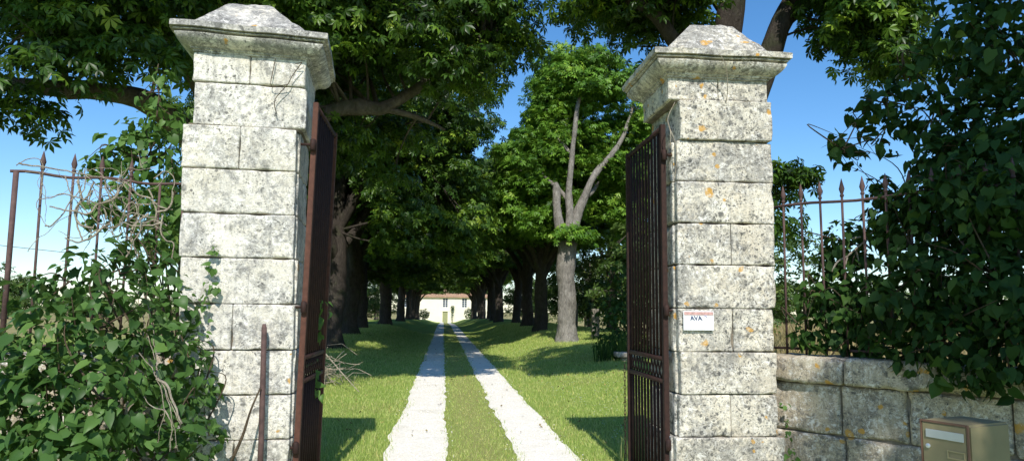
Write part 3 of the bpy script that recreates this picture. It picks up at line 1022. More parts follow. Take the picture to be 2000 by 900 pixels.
# big leafy bush swallowing the left wall
bush('leafy_bush', [B(60, 575, 5.55, 42), B(140, 550, 5.6, 62), B(225, 535, 5.75, 62), B(305, 530, 6.0, 50), B(330, 610, 5.9, 55), B(210, 640, 5.4, 105), B(85, 680, 5.2, 95), B(55, 800, 4.95, 110), B(190, 780, 5.0, 115),
                    B(300, 700, 5.5, 85), B(315, 820, 5.4, 85), B(372, 690, 5.85, 36), B(385, 760, 5.8, 42), B(395, 850, 5.65, 50), B(5, 720, 5.1, 80), B(120, 900, 4.8, 120), B(300, 920, 5.1, 110), B(-60, 820, 5.0, 110), B(262, 470, 6.1, 38), B(330, 470, 6.25, 32)],
     0.086, 1.2, M['leaf_ivy'], 'broad leaved green bush heaped over the wall and railing, next to the pale pillar', 'bush', (-2.7, 5.7, 0), hang=0.8, up=0.5)
# sapling shooting up behind the left railing
bush('sapling', [B(318, 150, 7.2, 22), B(300, 185, 7.2, 30), B(322, 235, 7.1, 42), B(272, 262, 7.2, 42), B(235, 305, 7.2, 48), B(300, 315, 7.1, 62), B(190, 325, 7.2, 34), B(330, 400, 7.0, 50), B(262, 390, 7.1, 55), B(200, 420, 7.1, 38), B(310, 470, 6.9, 50)],
     0.092, 1.25, M['leaf_sap'], 'young light green sapling rising behind the railing with the dead vines', 'sapling', (-2.35, 7.2, 0.2), shell=0.2)

# lilac overhanging the right wall
ly = lambda px: 6.1 - 0.0036 * (px - 1600)
bush('lilac_bush', [B(1682, 215, 6.05, 36), B(1650, 296, 6.0, 30), B(1632, 270, 6.0, 16), B(1668, 312, 6.0, 22), B(1732, 200, 6.0, 46), B(1775, 160, 5.95, 50), B(1722, 285, 6.0, 28), B(1700, 255, 6.0, 24), B(1760, 245, 5.9, 30), B(1835, 245, 5.8, 72), B(1880, 70, 5.75, 80), B(1950, 260, 5.5, 120), B(1850, 345, 5.7, 88),
                    B(1965, 120, 5.6, 115), B(1990, 10, 5.5, 105), B(1985, 410, 5.2, 130), B(2085, 250, 5.2, 140), B(1900, -50, 5.8, 100), B(1800, 110, 5.9, 36), B(1770, 425, 5.9, 60), B(1900, 170, 5.7, 80), B(1890, 300, 5.5, 80), B(1840, 330, 5.55, 70), B(1930, 350, 5.2, 100), B(1990, 300, 5.1, 100)],
     0.10, 1.35, M['leaf_lilac'], 'tall dark lilac bush reaching into the sky above the ivy', 'bush', (4.5, 5.9, 0.2), hang=0.8)
bush('ivy', [B(1600, 570, 6.1, 46), B(1590, 640, 6.05, 42), B(1575, 600, 6.15, 22), B(1625, 510, 6.1, 30), B(1640, 600, 5.9, 50), B(1655, 480, 6.1, 56), B(1670, 560, 6.0, 74), B(1680, 645, 5.9, 66), B(1735, 430, 5.75, 60), B(1770, 590, 5.45, 100), B(1800, 480, 5.45, 95), B(1870, 560, 5.1, 110), B(1860, 670, 5.05, 90), B(1960, 560, 4.8, 125), B(1700, 690, 5.75, 34), B(1800, 715, 5.3, 45), B(1640, 672, 5.95, 26), B(1560, 655, 6.15, 18),
             B(1980, 690, 4.65, 85), B(1760, 690, 5.4, 46), B(1910, 735, 4.8, 45), B(1720, 375, 5.9, 34), B(2070, 620, 4.6, 130), B(1850, 420, 5.35, 80), B(1945, 450, 5.0, 100), B(1800, 385, 5.35, 52), B(1880, 380, 5.05, 70), B(1975, 385, 4.75, 85), B(1750, 400, 5.6, 36)],
     0.084, 1.75, M['leaf_lilac'], 'dark ivy smothering the railing and spilling over the wall coping', 'ivy', (3.75, 5.5, 1.2), hang=0.9)
# strings of ivy on the stone
bush('climbing_ivy', [B(418, 490, 5.93, 9), B(415, 520, 5.93, 11), B(410, 560, 5.92, 15), B(404, 590, 5.92, 16), B(398, 625, 5.91, 13), B(395, 655, 5.90, 15), B(398, 700, 5.89, 17), B(404, 742, 5.87, 16)], 0.052, 0.55, M['leaf_sap'],
     'thin string of ivy climbing the face of the pale pillar', 'ivy', (-1.93, 5.97, 0.5), face=(0, -1, 0.2), stems=False)
bush('climbing_ivy', [B(1533, 790, 6.05, 8), B(1534, 820, 6.03, 10), B(1540, 850, 6.02, 11), B(1546, 885, 6.0, 13)], 0.045, 0.6, M['leaf_sap'],
     'thin string of ivy growing in the corner of the speckled pillar and wall', 'ivy', (2.88, 6.05, 0.1), face=(0, -1, 0.2), stems=False)
bush('climbing_ivy', [B(622, 580, 6.9, 20), B(630, 600, 6.9, 16), B(616, 625, 6.85, 14), B(622, 650, 6.9, 10), B(612, 690, 6.9, 8), B(622, 760, 6.8, 15), B(612, 730, 6.8, 8)], 0.085, 0.30, M['leaf_sap'],
     'sprig of ivy hanging on the rusty gate leaf beside the pale pillar', 'ivy', (-1.14, 6.9, 0.3), shell=0.1, stems=False, face=(0.5, -1, 0.2))

# dead vines over the left railing
dv_ = [[(33, 322), (60, 308), (80, 318), (82, 365), (75, 400), (82, 430), (95, 442)], [(35, 320), (100, 330), (170, 342), (240, 358)], [(50, 338), (75, 336), (85, 360), (92, 400), (90, 432)], [(52, 492), (100, 445), (160, 405), (210, 375), (240, 360)],
       [(240, 358), (262, 385), (268, 430), (255, 460), (240, 472)], [(240, 360), (220, 400), (215, 440), (230, 475), (250, 495)], [(205, 365), (215, 400), (220, 450), (225, 472)], [(160, 400), (185, 430), (210, 450), (235, 470), (248, 490)],
       [(258, 465), (270, 520), (275, 600), (300, 700), (330, 790), (345, 880)], [(265, 490), (280, 560), (296, 640), (306, 720), (318, 800), (302, 872)], [(290, 370), (303, 410), (305, 440), (318, 453)], [(238, 360), (256, 334)], [(270, 690), (312, 742), (352, 832)],
       [(318, 800), (335, 830), (330, 880)], [(310, 740), (330, 760), (355, 828)], [(150, 350), (158, 390), (150, 430), (160, 470)], [(125, 345), (140, 380), (135, 430)], [(262, 400), (275, 440), (262, 475)], [(180, 355), (172, 380), (178, 410)], [(282, 330), (275, 320), (268, 300)], [(275, 322), (288, 315)],
       [(236, 350), (236, 318)], [(245, 470), (275, 450), (285, 430)], [(235, 480), (262, 500), (290, 480)], [(85, 440), (110, 430), (160, 360)], [(280, 560), (262, 545), (250, 520)], [(296, 640), (280, 650), (270, 665)], [(318, 800), (290, 790), (280, 770)]]
rv = random.Random(12)
for _ in range(34):
    x0, y0 = rv.uniform(150, 330), rv.uniform(345, 470)
    a0 = rv.uniform(0, 6.3)
    q = [(x0, y0)]
    for _k in range(rv.randint(3, 6)):
        a0 += rv.uniform(-1.0, 1.0)
        x0 = min(338, x0 + 26 * math.cos(a0)); y0 = min(520, max(330, y0 + 26 * math.sin(a0)))
        q.append((x0, y0))
    dv_.append(q)
b = MB()
for q in dv_:
    y0 = random.uniform(-0.08, 0.05)
    def yd(px, py): return (5.78 + 0.0011 * (px - 50) + y0) if py < 500 else (5.78 + 0.0011 * (px - 50)) * (1 - smooth(480, 800, py)) + 4.95 * smooth(480, 800, py)
    pts = spline([at(px, py, float(yd(px, py))) for px, py in q], 7)
    r0 = random.choice([0.003, 0.004, 0.005, 0.007, 0.010])
    pts = [p + V([mnoise.noise(Vector(p * 9)), 0, mnoise.noise(Vector(p * 9 + 3))]) * 0.022 + V([mnoise.noise(Vector(p * 30)), 0, mnoise.noise(Vector(p * 30 + 3))]) * 0.006 for p in pts]
    b.tube(pts, [r0 * (1 - 0.45 * i / len(pts)) for i in range(len(pts))], 5)
tag(b.build('dead_vine', M['deadvine']), 'tangle of pale dead vine stems hung over the railing and bush', 'vine')
# bare broken branch in the right ivy, dry creeper on the stone
b = MB()
for q in [[(1655, 500), (1690, 470), (1697, 460), (1720, 440)], [(1690, 470), (1690, 462), (1662, 466)], [(1655, 502), (1648, 530)], [(1655, 500), (1635, 512), (1625, 530)], [(1720, 440), (1755, 415), (1772, 380)], [(1672, 490), (1680, 520)]]:
    b.tube(spline([at(px, py, 5.93) for px, py in q], 5), 0.008, 5)
tag(b.build('bare_branch', M['deadvine']), 'bare forked dead branch sticking out of the ivy by the railing', 'branch')
b = MB()
for q in [[(1318, 200), (1304, 235), (1316, 270), (1322, 300), (1318, 350)], [(1304, 235), (1310, 262), (1308, 290)], [(1405, 105), (1418, 130), (1421, 175), (1418, 200)]]:
    b.tube(spline([at(px, py, 5.93 if px < 1400 else 5.80 + (py - 105) * .0018) for px, py in q], 5), 0.0035, 5)
tag(b.build('dry_creeper', M['deadvine']), 'dry creeper threads clinging to the top of the speckled pillar', 'creeper')
b = MB()
for q in [[(590, 122), (570, 150), (562, 165), (540, 190), (536, 205), (540, 222)], [(562, 165), (530, 168), (535, 130), (538, 115)], [(590, 122), (577, 125)]]:
    b.tube(spline([at(px, py, 5.985) for px, py in q], 5), 0.0035, 5)
tag(b.build('dry_creeper', M['twig']), 'dry creeper threads clinging under the cornice of the pale pillar', 'creeper')


# ------------------------------------------------------------------ trees
def sprays(centres, axis_xy, n_each, rad, flat=0.34, leaf=0.27, tone=0.5, up=0.85):
    P, Nn, T, S, R = [], [], [], [], []
    for c in centres:
        c = V(c, ).astype(float)
        k = int(n_each * RNG.uniform(0.7, 1.25))
        r = rad * RNG.uniform(0.75, 1.25)
        a = RNG.uniform(0, 2 * math.pi, k)
        q = np.sqrt(RNG.random(k))
        off = np.stack([np.cos(a) * q * r, np.sin(a) * q * r, RNG.normal(0, flat * 0.5, k) * r - 0.35 * r * q ** 2], 1)
        outd = unit(V([c[0] - axis_xy[0], c[1] - axis_xy[1], 0.0]) + 1e-6)
        outw = np.stack([np.cos(a), np.sin(a), 0 * a], 1)
        P.append(c + off)
        Nn.append(V([0, 0, up]) + outw * 0.35 + outd * 0.30 + RNG.normal(0, 0.50, (k, 3)))
        T.append(outw + outd * 0.5 + V([0, 0, -0.5]) + RNG.normal(0, 0.4, (k, 3)))
        S.append(leaf * RNG.uniform(0.7, 1.2, k))
        R.append(np.clip(RNG.normal(tone, 0.17, k) * 1.1 + RNG.normal(0, 0.16), 0, 1))
    return [np.concatenate(q) for q in (P, Nn, T, S, R)]


def lobe_points(lobes, n_per, shell=0.5):
    out = []
    for (c, r, w) in lobes:
        c, r = V(c, ).astype(float), V(r, ).astype(float)
        n = max(1, int(n_per * w))
        d = unit(RNG.normal(size=(n, 3)))
        q = shell + (1 - shell) * RNG.random(n) ** 0.6
        out.append(c + d * r * q[:, None])
    return np.concatenate(out)


def tree(name, label, base, trunk, limbs, centres, n_each, rad, leaf, mat, bark, cat='tree', group=None, tone=0.5, tmpl=PALM, twigmax=1.2, up=0.75, sides=12):
    """trunk / limbs: lists of (x,y,z,r) relative to base; centres: leaf spray centres relative to base"""
    root = empty(name, base, label, cat, group)
    mb = MB()
    nodes = []
    for i, L in enumerate([trunk] + limbs):
        P = spline(L, 6)
        P = [p + V([mnoise.noise(Vector(p[:3] * 0.8 + V([i, 0, 0]))), mnoise.noise(Vector(p[:3] * 0.8 + V([0, i, 9]))), 0, 0]) * (0.05 if i == 0 else 0.12) * min(1.0, p[2] / 2) for p in P]
        mb.tube([p[:3] for p in P], [max(0.01, p[3]) for p in P], sides if i == 0 else 10, 0.30 if i == 0 else 0.28)
        if i or not limbs:
            nodes += [p for p in P[len(P) // 3:]]
        else:
            nodes += [p for p in P[-4:]]
    ND = V([n[:3] for n in nodes]); NR = V([n[3] for n in nodes])
    use = np.zeros(len(ND))
    for c in centres:
        c = V(c, )
        d = np.linalg.norm(ND - c, axis=1) + 0.22 * use + np.where(ND[:, 2] > c[2] + 0.8, 0.5, 0)
        k = int(np.argmin(d))
        use[max(0, k - 1):k + 2] += 1
        s = ND[k]
        d = np.linalg.norm(ND - c, axis=1)
        m = (s + c) / 2 + V([0, 0, 0.12 * d[k]]) + RNG.normal(0, 0.06 * d[k], 3)
        if d[k] > twigmax and (twigmax < 1 or random.random() < 0.62): continue
        r = min(NR[k] * 0.6, 0.012 + 0.013 * d[k])
        pts = spline([s, m, c], 4)
        mb.tube(pts, [r * (1 - 0.75 * i / (len(pts) - 1)) for i in range(len(pts))], 5)
        # forked ends inside the spray
        for _ in range(2):
            e = c + RNG.normal(0, 0.45, 3) * V([1, 1, 0.35]) * rad
            mb.tube([pts[-3], (pts[-2] + e) / 2, e], [r * 0.4, r * 0.28, 0.004], 4)
    mb.build('trunk', bark, root)
    P, Nn, T, S, R = sprays(centres, (0, 0), n_each, rad, leaf=leaf, tone=tone, up=up)
    scatter('crown', tmpl, P, Nn, T, S, R, mat, root)
    return root


def flare(r, h=1.2):
    return [(0, 0, -0.3, r * 1.5), (0, 0, 0.05, r * 1.26), (0, 0, 0.45, r * 1.08), (0.0, 0, h, r)]


GZ_ = lambda x, y: float(zground(x, y))

# --- big chestnut whose trunk stands behind the pale pillar
bx_, by_ = -3.9, 14.0
limbs = [
    [(0, 0, 3.2, .30), (0.7, -0.4, 4.2, .22), (1.75, -0.6, 4.95, .15), (2.35, -0.6, 5.08, .125), (2.75, -0.5, 5.1, .11), (3.3, -0.4, 5.5, .10), (4.2, -0.3, 6.2, .08), (5.0, -0.2, 6.9, .03)],
    [(2.7, -.5, 5.1, .06), (3.3, -.3, 5.0, .045), (3.9, 0, 4.85, .02)],
    [(0, 0, 4.3, .24), (1.1, -1.0, 6.2, .16), (1.9, -1.2, 6.75, .10), (2.6, -1.3, 6.8, .06), (3.6, -1.5, 7.4, .03)],
    [(0, 0, 3.6, .28), (-.9, -1.6, 4.7, .19), (-1.9, -3.0, 4.55, .13), (-2.9, -3.6, 4.5, .10), (-3.9, -3.9, 4.8, .06), (-5.0, -4.2, 5.2, .03)],
    [(0, 0, 4.2, .24), (-.8, -2.0, 6.0, .17), (-2.0, -3.6, 7.2, .10), (-3.4, -4.0, 8.0, .03)],
    [(-.8, -2.0, 6.0, .16), (-1.2, -4.0, 7.2, .11), (-1.6, -5.6, 7.9, .06), (-3.2, -6.2, 8.2, .02)],
    [(0, 0, 4.6, .28), (-0.4, 0.6, 7.0, .20), (0.2, 0.8, 9.5, .13), (0.3, 1.0, 12, .04)],
    [(0, 0, 4.6, .22), (1.4, 1.2, 6.6, .16), (2.6, 1.8, 8.5, .10), (3.6, 2.0, 10, .03)],
    [(0, 0, 4.4, .2), (-1.6, 1.0, 6.4, .14), (-3.2, 1.6, 8.2, .09), (-4.6, 1.8, 9.6, .03)],
]
lob = [((3.4, -.3, 7.0), (2.3, 2.6, 1.6), .7), ((1.5, -1.0, 7.4), (2.2, 2.6, 1.8), .8), ((0.3, 0, 9.5), (3.6, 3.4, 2.6), 1.0), ((-1.5, -2.5, 7.6), (2.6, 2.4, 1.8), .9), ((-3.6, -3.6, 7.2), (2.2, 1.9, 1.6), .9), ((-3.8, -1.2, 8.4), (2.4, 2.8, 2.2), .8),
       ((-2.3, -3.4, 5.6), (2.2, 1.0, 0.7), .4), ((-4.6, -3.7, 5.5), (1.6, 1.0, 1.0), .35), ((-0.9, -3.8, 4.65), (1.1, .8, .6), .22), ((-1.7, -3.9, 4.05), (.55, .6, .35), .10), ((-.5, -3.6, 5.4), (1.2, .9, .8), .24), ((-1.3, -3.4, 6.1), (1.6, 1.2, .9), .4), ((0.6, -.5, 5.6), (1.6, 1.6, 1.0), .4), ((4.4, .2, 8.6), (1.7, 2.2, 1.5), .55), ((5.3, 1.0, 9.0), (1.2, 1.8, 1.2), .35), ((4.2, .5, 6.9), (1.0, 1.3, .8), .3), ((1.8, 1.5, 5.2), (2.0, 1.6, 1.2), .4), ((-0.8, -1.2, 5.8), (1.0, 1.2, 1.0), .3), ((2.8, 2.2, 9.6), (2.4, 2.4, 1.8), .5),
       ((-0.4, -6.0, 7.9), (1.7, 1.2, .9), .7), ((-1.9, -6.1, 7.8), (1.6, 1.2, .8), .7), ((-3.6, -6.0, 8.2), (2.0, 1.3, .9), .6), ((2.0, -1.6, 6.3), (1.3, .8, .5), .3), ((-5.6, -4.6, 7.6), (1.6, 1.4, 1.0), .5), ((-6.2, -4.0, 5.6), (1.2, 1.0, .9), .3)]  # lobes far toward the camera are out of frame, added to shade the foliage
cen = lobe_points(lob, 62, 0.3)
airy = (cen[:, 0] < 0.5) & (cen[:, 1] < 0.3) & (cen[:, 2] < 8.6) & ~((cen[:, 1] < -5) & (cen[:, 2] > 7))
cen = cen[(~airy | (RNG.random(len(cen)) < 0.40)) & (cen[:, 0] < 5.3)]
tree('chestnut_tree', 'largest dark chestnut tree, its limbs spreading from behind the pale pillar', (bx_, by_, GZ_(bx_, by_)), flare(.46) + [(0.05, 0, 3.0, .44), (0, 0, 4.8, .34)], limbs, cen, 92, 0.66, 0.165, M['leaf_chestnut'], M['bark'], group='chestnut trees lining the drive', tone=0.42)

# --- chestnut behind the speckled pillar
bx_, by_ = 4.55, 11.8
limbs = [
    [(0, 0, 3.6, .28), (-0.35, 0.1, 5.0, .18), (-0.62, 0.1, 6.3, .14), (-0.9, 0.2, 8.0, .10), (-1.5, 0.2, 10, .03)],
    [(0, 0, 3.8, .34), (0.12, 0, 5.4, .27), (0.32, 0, 6.6, .24), (0.5, 0.1, 8.5, .16), (0.5, 0.1, 11, .04)],
    [(0, 0, 3.6, .30), (0.65, -.1, 4.9, .22), (0.98, -.1, 5.9, .20), (1.45, -.2, 7.0, .16), (2.3, -.4, 8.3, .10), (3.6, -.5, 9.5, .03)],
    [(0, 0, 3.2, .14), (0.6, .4, 3.6, .08), (1.1, .6, 3.7, .05), (1.45, .7, 3.5, .02)],
    [(-.3, 0, 5.2, .16), (-1.2, -.6, 6.2, .10), (-2.2, -.8, 6.6, .03)],
    [(1.2, 0, 6.4, .12), (2.0, -.6, 6.9, .07), (2.8, -.8, 6.6, .03)],
    [(1.5, -.2, 7.0, .10), (2.1, -.8, 6.9, .06), (2.6, -.95, 6.2, .04), (2.85, -1.0, 5.5, .015)],
]
lob = [((-1.2, -.2, 6.9), (1.0, 1.6, 1.0), .5), ((-1.0, 1.0, 9.0), (2.2, 2.4, 2.0), .9), ((1.0, 0.2, 10.2), (3.0, 2.8, 1.8), 1.0), ((2.4, -.8, 7.2), (1.0, 1.1, .55), .30), ((2.7, -.6, 6.6), (.7, .8, .4), .14), ((2.2, -.9, 6.2), (.6, .7, .4), .12), ((2.75, -.9, 5.6), (.55, .6, .4), .10), ((2.0, -1.2, 6.9), (.7, .9, .5), .2), ((3.2, -.4, 8.8), (2.2, 2.2, 1.3), .7), ((1.38, .6, 3.75), (.28, .5, .55), .07), ((1.2, .7, 3.1), (.3, .4, .3), .04), ((-2.1, 0.6, 7.4), (1.2, 1.8, 1.1), .35)]
cen = lobe_points(lob, 66, 0.3)
cen = cen[cen[:, 0] > -2.45]
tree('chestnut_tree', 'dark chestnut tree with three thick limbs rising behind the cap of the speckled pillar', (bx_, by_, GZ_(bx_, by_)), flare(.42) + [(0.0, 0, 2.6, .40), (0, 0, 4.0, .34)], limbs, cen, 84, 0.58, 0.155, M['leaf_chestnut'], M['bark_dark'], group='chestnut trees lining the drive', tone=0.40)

# --- the pale lopped chestnut on the right
bx_, by_ = 4.6, 27.2
limbs = [
    [(-.05, 0, 3.6, .30), (-.30, 0, 4.5, .19), (-.40, 0, 5.2, .16), (-.46, 0, 5.7, .15), (-.48, 0, 5.95, .06)],
    [(0, 0, 3.5, .30), (.12, 0, 4.4, .17), (.10, 0, 5.6, .125), (.22, 0, 7.6, .10), (.35, 0, 8.8, .085), (.75, .1, 9.9, .06), (1.3, .2, 11.2, .02)],
    [(.1, 0, 3.6, .28), (.45, 0, 4.8, .18), (.75, 0, 5.6, .14), (1.15, 0, 6.4, .125), (1.9, .1, 7.4, .10), (2.4, .2, 8.3, .08), (2.8, .3, 9.4, .03)],
    [(.75, 0, 5.5, .10), (1.3, .8, 6.0, .06), (1.8, 1.4, 6.8, .02)],
    [(.1, .1, 5.2, .09), (-.8, .8, 6.4, .06), (-1.6, 1.2, 7.4, .02)],
    [(.2, .1, 7.0, .08), (-.6, .8, 8.4, .05), (-1.0, 1.0, 9.6, .02)],
]
lob = [((-1.3, 1.2, 7.0), (1.3, 1.2, 1.3), .6), ((-.3, 1.3, 9.2), (1.2, 1.2, 1.3), .5), ((1.4, .6, 10.2), (1.5, 1.4, 1.5), .7), ((1.6, 1.3, 7.0), (1.1, 1.0, 1.6), .6), ((3.0, .9, 8.2), (1.1, 1.4, 1.4), .5), ((2.6, 1.4, 5.4), (1.1, 1.0, 1.2), .4), ((-1.3, 1.5, 5.0), (1.2, 1.0, 1.1), .45), ((.6, .7, 8.3), (.8, .8, .9), .25), ((.2, -.32, 4.0), (.35, .2, .35), .10), ((-.2, 1.4, 10.8), (1.1, 1.0, 1.0), .3), ((1.0, -.2, 9.9), (.7, .5, .6), .2), ((.3, 1.5, 5.6), (1.0, .6, 1.1), .3), ((1.0, 2.2, 7.5), (2.4, 1.0, 3.0), .7), ((-1.6, 1.4, 5.9), (1.0, .9, 1.2), .5), ((2.4, .5, 6.6), (.9, .8, .9), .35), ((-.7, .5, 7.6), (.8, .7, .9), .3), ((1.9, -.3, 8.9), (.8, .7, .6), .25), ((3.4, 1.0, 6.3), (1.0, 1.0, 1.2), .4), ((-.2, .9, 10.4), (1.0, 1.0, 1.0), .3)]
cen = lobe_points(lob, 62, 0.3)
cen = cen[~((cen[:, 1] < 0.45) & (cen[:, 2] > 4.6) & (cen[:, 2] < 9.6) & (np.abs(cen[:, 0] - 0.7) < 1.9))]
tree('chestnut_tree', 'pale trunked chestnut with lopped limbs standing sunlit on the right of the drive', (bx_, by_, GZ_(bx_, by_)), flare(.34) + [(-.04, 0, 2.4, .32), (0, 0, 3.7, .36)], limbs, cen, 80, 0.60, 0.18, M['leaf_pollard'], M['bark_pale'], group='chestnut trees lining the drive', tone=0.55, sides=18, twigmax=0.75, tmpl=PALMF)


# --- the rest of the avenue: two grown trees, copied down both rows
def generic(seed, name, label, base, H, R0, tone, mat, zmin):
    global RNG
    RNG = np.random.default_rng(seed)
    rr = random.Random(seed)
    limbs, lob = [], []
    nl = 9
    for i in range(nl):
        a = 2 * math.pi * (i + rr.uniform(-.25, .25)) / nl * 1.62
        z0 = rr.uniform(2.8, 4.6)
        reach = R0 * rr.uniform(0.6, 0.95)
        zt = H * rr.uniform(0.50, 0.88)
        c, s = math.cos(a), math.sin(a)
        limbs.append([(0, 0, z0, .20), (c * reach * .3, s * reach * .3, z0 + (zt - z0) * .45, .14), (c * reach * .68, s * reach * .68, z0 + (zt - z0) * .75, .09), (c * reach, s * reach, zt, .025)])
        lob.append(((c * reach * .85, s * reach * .85, zt * .97), (R0 * .34, R0 * .34, 1.5), .8))
        lob.append(((c * reach * .95, s * reach * .95, zt * .52), (R0 * .24, R0 * .24, 1.1), .6))
        lob.append(((c * reach * .9, s * reach * .9, zt * .72), (R0 * .26, R0 * .26, 1.0), .45))
        lob.append(((c * reach * .5, s * reach * .5, zt * .82), (R0 * .3, R0 * .3, 1.2), .45))
    limbs.append([(0, 0, 4.4, .22), (.2, .1, H * .6, .14), (0, .2, H * .9, .03)])
    lob.append(((0, 0, H * .88), (R0 * .5, R0 * .5, 1.7), 1.0))
    cen = lobe_points(lob, 30, 0.25)
    cen = cen[cen[:, 2] > zmin]
    return tree(name, label, base, flare(.37) + [(.05, .03, 3.0, .34), (0, 0, 5.0, .30)], limbs, cen, 76, 0.74, 0.195, mat, M['bark_dark'], group='chestnut trees lining the drive', tone=tone, tmpl=PALMF)


def dup(root, loc, rz, label, group=None, scale=1.0):
    r = root.copy(); COL.objects.link(r)
    r.location = loc; r.rotation_euler = (random.uniform(-.05, .05), random.uniform(-.05, .05), rz); r.scale = (scale,) * 3
    r['label'] = label
    if group: r['group'] = group
    for ch_ in list(root.children):
        c_ = ch_.copy(); COL.objects.link(c_); c_.parent = r
    return r


L_rows = [(-3.75, 25.6, 1.0), (-4.15, 33.6, 1.0), (-4.5, 41.8, .86), (-3.95, 51.5, 1.08), (-4.45, 59, .85), (-4.1, 71, 1.02), (-4.6, 80, .9), (-4.2, 91, .93), (-4.3, 102, .93), (-4.2, 114, .92), (-4.4, 127, .9)]
R_rows = [(4.55, 34.4, .80), (4.9, 43.0, .92), (5.2, 52.5, .78), (4.6, 61, .92), (4.7, 69, .88), (5.0, 79, .9), (4.8, 90, .9), (5.0, 102, .9), (4.9, 114, .9), (5.1, 127, .9)]
ordn = ['second', 'third', 'fourth', 'fifth', 'sixth', 'seventh', 'eighth', 'ninth', 'tenth', 'eleventh', 'twelfth']
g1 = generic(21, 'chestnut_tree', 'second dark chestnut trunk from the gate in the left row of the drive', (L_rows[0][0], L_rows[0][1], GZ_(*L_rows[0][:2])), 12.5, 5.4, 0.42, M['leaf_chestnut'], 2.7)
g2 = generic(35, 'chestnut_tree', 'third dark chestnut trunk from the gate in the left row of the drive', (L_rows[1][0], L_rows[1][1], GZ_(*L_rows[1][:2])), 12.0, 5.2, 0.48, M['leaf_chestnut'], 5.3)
for i, (x, y, s) in enumerate(L_rows[2:]):
    dup(g1 if i in (0, 1, 3) else g2, (x, y, GZ_(x, y)), 1.3 * i + .7, f'{ordn[i + 2]} dark chestnut trunk from the gate in the left row of the drive', None, s)
for i, (x, y, s) in enumerate(R_rows):
    dup(g2, (x, y, GZ_(x, y)), 2.1 * i + 2.2, f'{ordn[i + 1]} chestnut from the gate in the right row, {"just beyond" if i == 0 else "further than"} the pale lopped one', None, s)
RNG = np.random.default_rng(77)

# --- trees outside the frame, behind the camera on the right; they shade the wall, ivy and letter box
lob = [((0, 0, 11.3), (3.1, 2.6, 2.9), 1.5), ((-1.9, 0, 11.4), (1.2, 1.6, 2.2), .7), ((.6, .4, 8.4), (2.6, 2.2, 1.8), 1.0), ((-2.2, -.2, 8.6), (.95, 1.3, 1.3), .22), ((1.0, 0, 14.2), (2.2, 2.0, 1.4), .2), ((-2.55, -.2, 9.2), (.7, 1.0, 1.1), .36), ((-2.9, 0, 7.5), (.4, .8, .4), .04), ((-2.2, -.1, 8.5), (.7, .9, .6), .40), ((-1.4, .2, 8.0), (.9, .9, .6), .3)]
tree('roadside_tree', 'roadside tree standing behind the viewer across from the speckled pillar', (6.3, -3.6, 0), flare(.3) + [(0, 0, 5, .25), (0, 0, 9, .16), (0, 0, 13, .06)], [[(0, 0, 5, .16), (-1.2, 0, 7, .1), (-2.0, 0, 9, .03)], [(0, 0, 5.4, .16), (1.2, .3, 7.4, .1), (2.0, .4, 9.4, .03)], [(0, 0, 8, .14), (-1, 0, 10, .09), (-1.8, 0, 12, .03)]], lobe_points(lob, 50, .2), 36, .6, .22, M['leaf_far'], M['bark'])


# --- undergrowth and far vegetation
bush('laurel_bush', [((5.0, 20.9, 1.2), (.75, .8, 1.1)), ((5.55, 21.3, 1.9), (.95, .9, 1.2)), ((4.75, 20.6, .7), (.55, .6, .6)), ((6.2, 21.0, 1.5), (1.0, .9, 1.4)), ((5.9, 21.9, 3.0), (.9, .8, .8))], 0.12, 0.6, M['leaf_lilac'], 'dark shrub in the shade beside the lawn near the chained gate leaf', 'shrub', (5.4, 21.1, .2), tmpl=HEART)
n = 260
ang = RNG.uniform(0, 6.28, n); q = RNG.random(n) ** .5
blades('strap_leaf_plants', 4.75 + .7 * q * np.cos(ang), 19.7 + .45 * q * np.sin(ang), RNG.uniform(.4, .85, n), np.full(n, .012), M['leaf_lilac'], 0.7, 'dark strap leaved undergrowth at the foot of the shaded shrub')
n = 70
blades('tall_weeds', 2.02 + RNG.normal(0, .06, n), 8.05 + RNG.normal(0, .10, n), RNG.uniform(.08, .34, n), np.full(n, .004), M['grass'], 0.5, 'tall grassy weeds growing below the end of the chained gate leaf')


def far_tree(name, x, y, w, h, label, mat, n=26, leaf=None, group=None, cat='tree', trunk=True):
    root_z = GZ_(x, y)
    lf = leaf or 0.012 * y ** .75 * 0.5
    lob = [((0, 0, h * .62), (w * .42, w * .42, h * .34), 1.0), ((-w * .25, 0, h * .42), (w * .3, w * .3, h * .25), .6), ((w * .27, .1, h * .45), (w * .3, w * .3, h * .28), .6), ((0.1, -.2, h * .25), (w * .38, w * .3, h * .2), .5)]
    cen = lobe_points(lob, n, .4)
    return tree(name, label, (x, y, root_z), [(0, 0, -.2, w * .05), (0, 0, h * .3, w * .04), (0, 0, h * .8, w * .015)], [], cen, 26, w * .13, lf, mat, M['bark'], cat, group, 0.5, CLUMP, up=.6, sides=8)


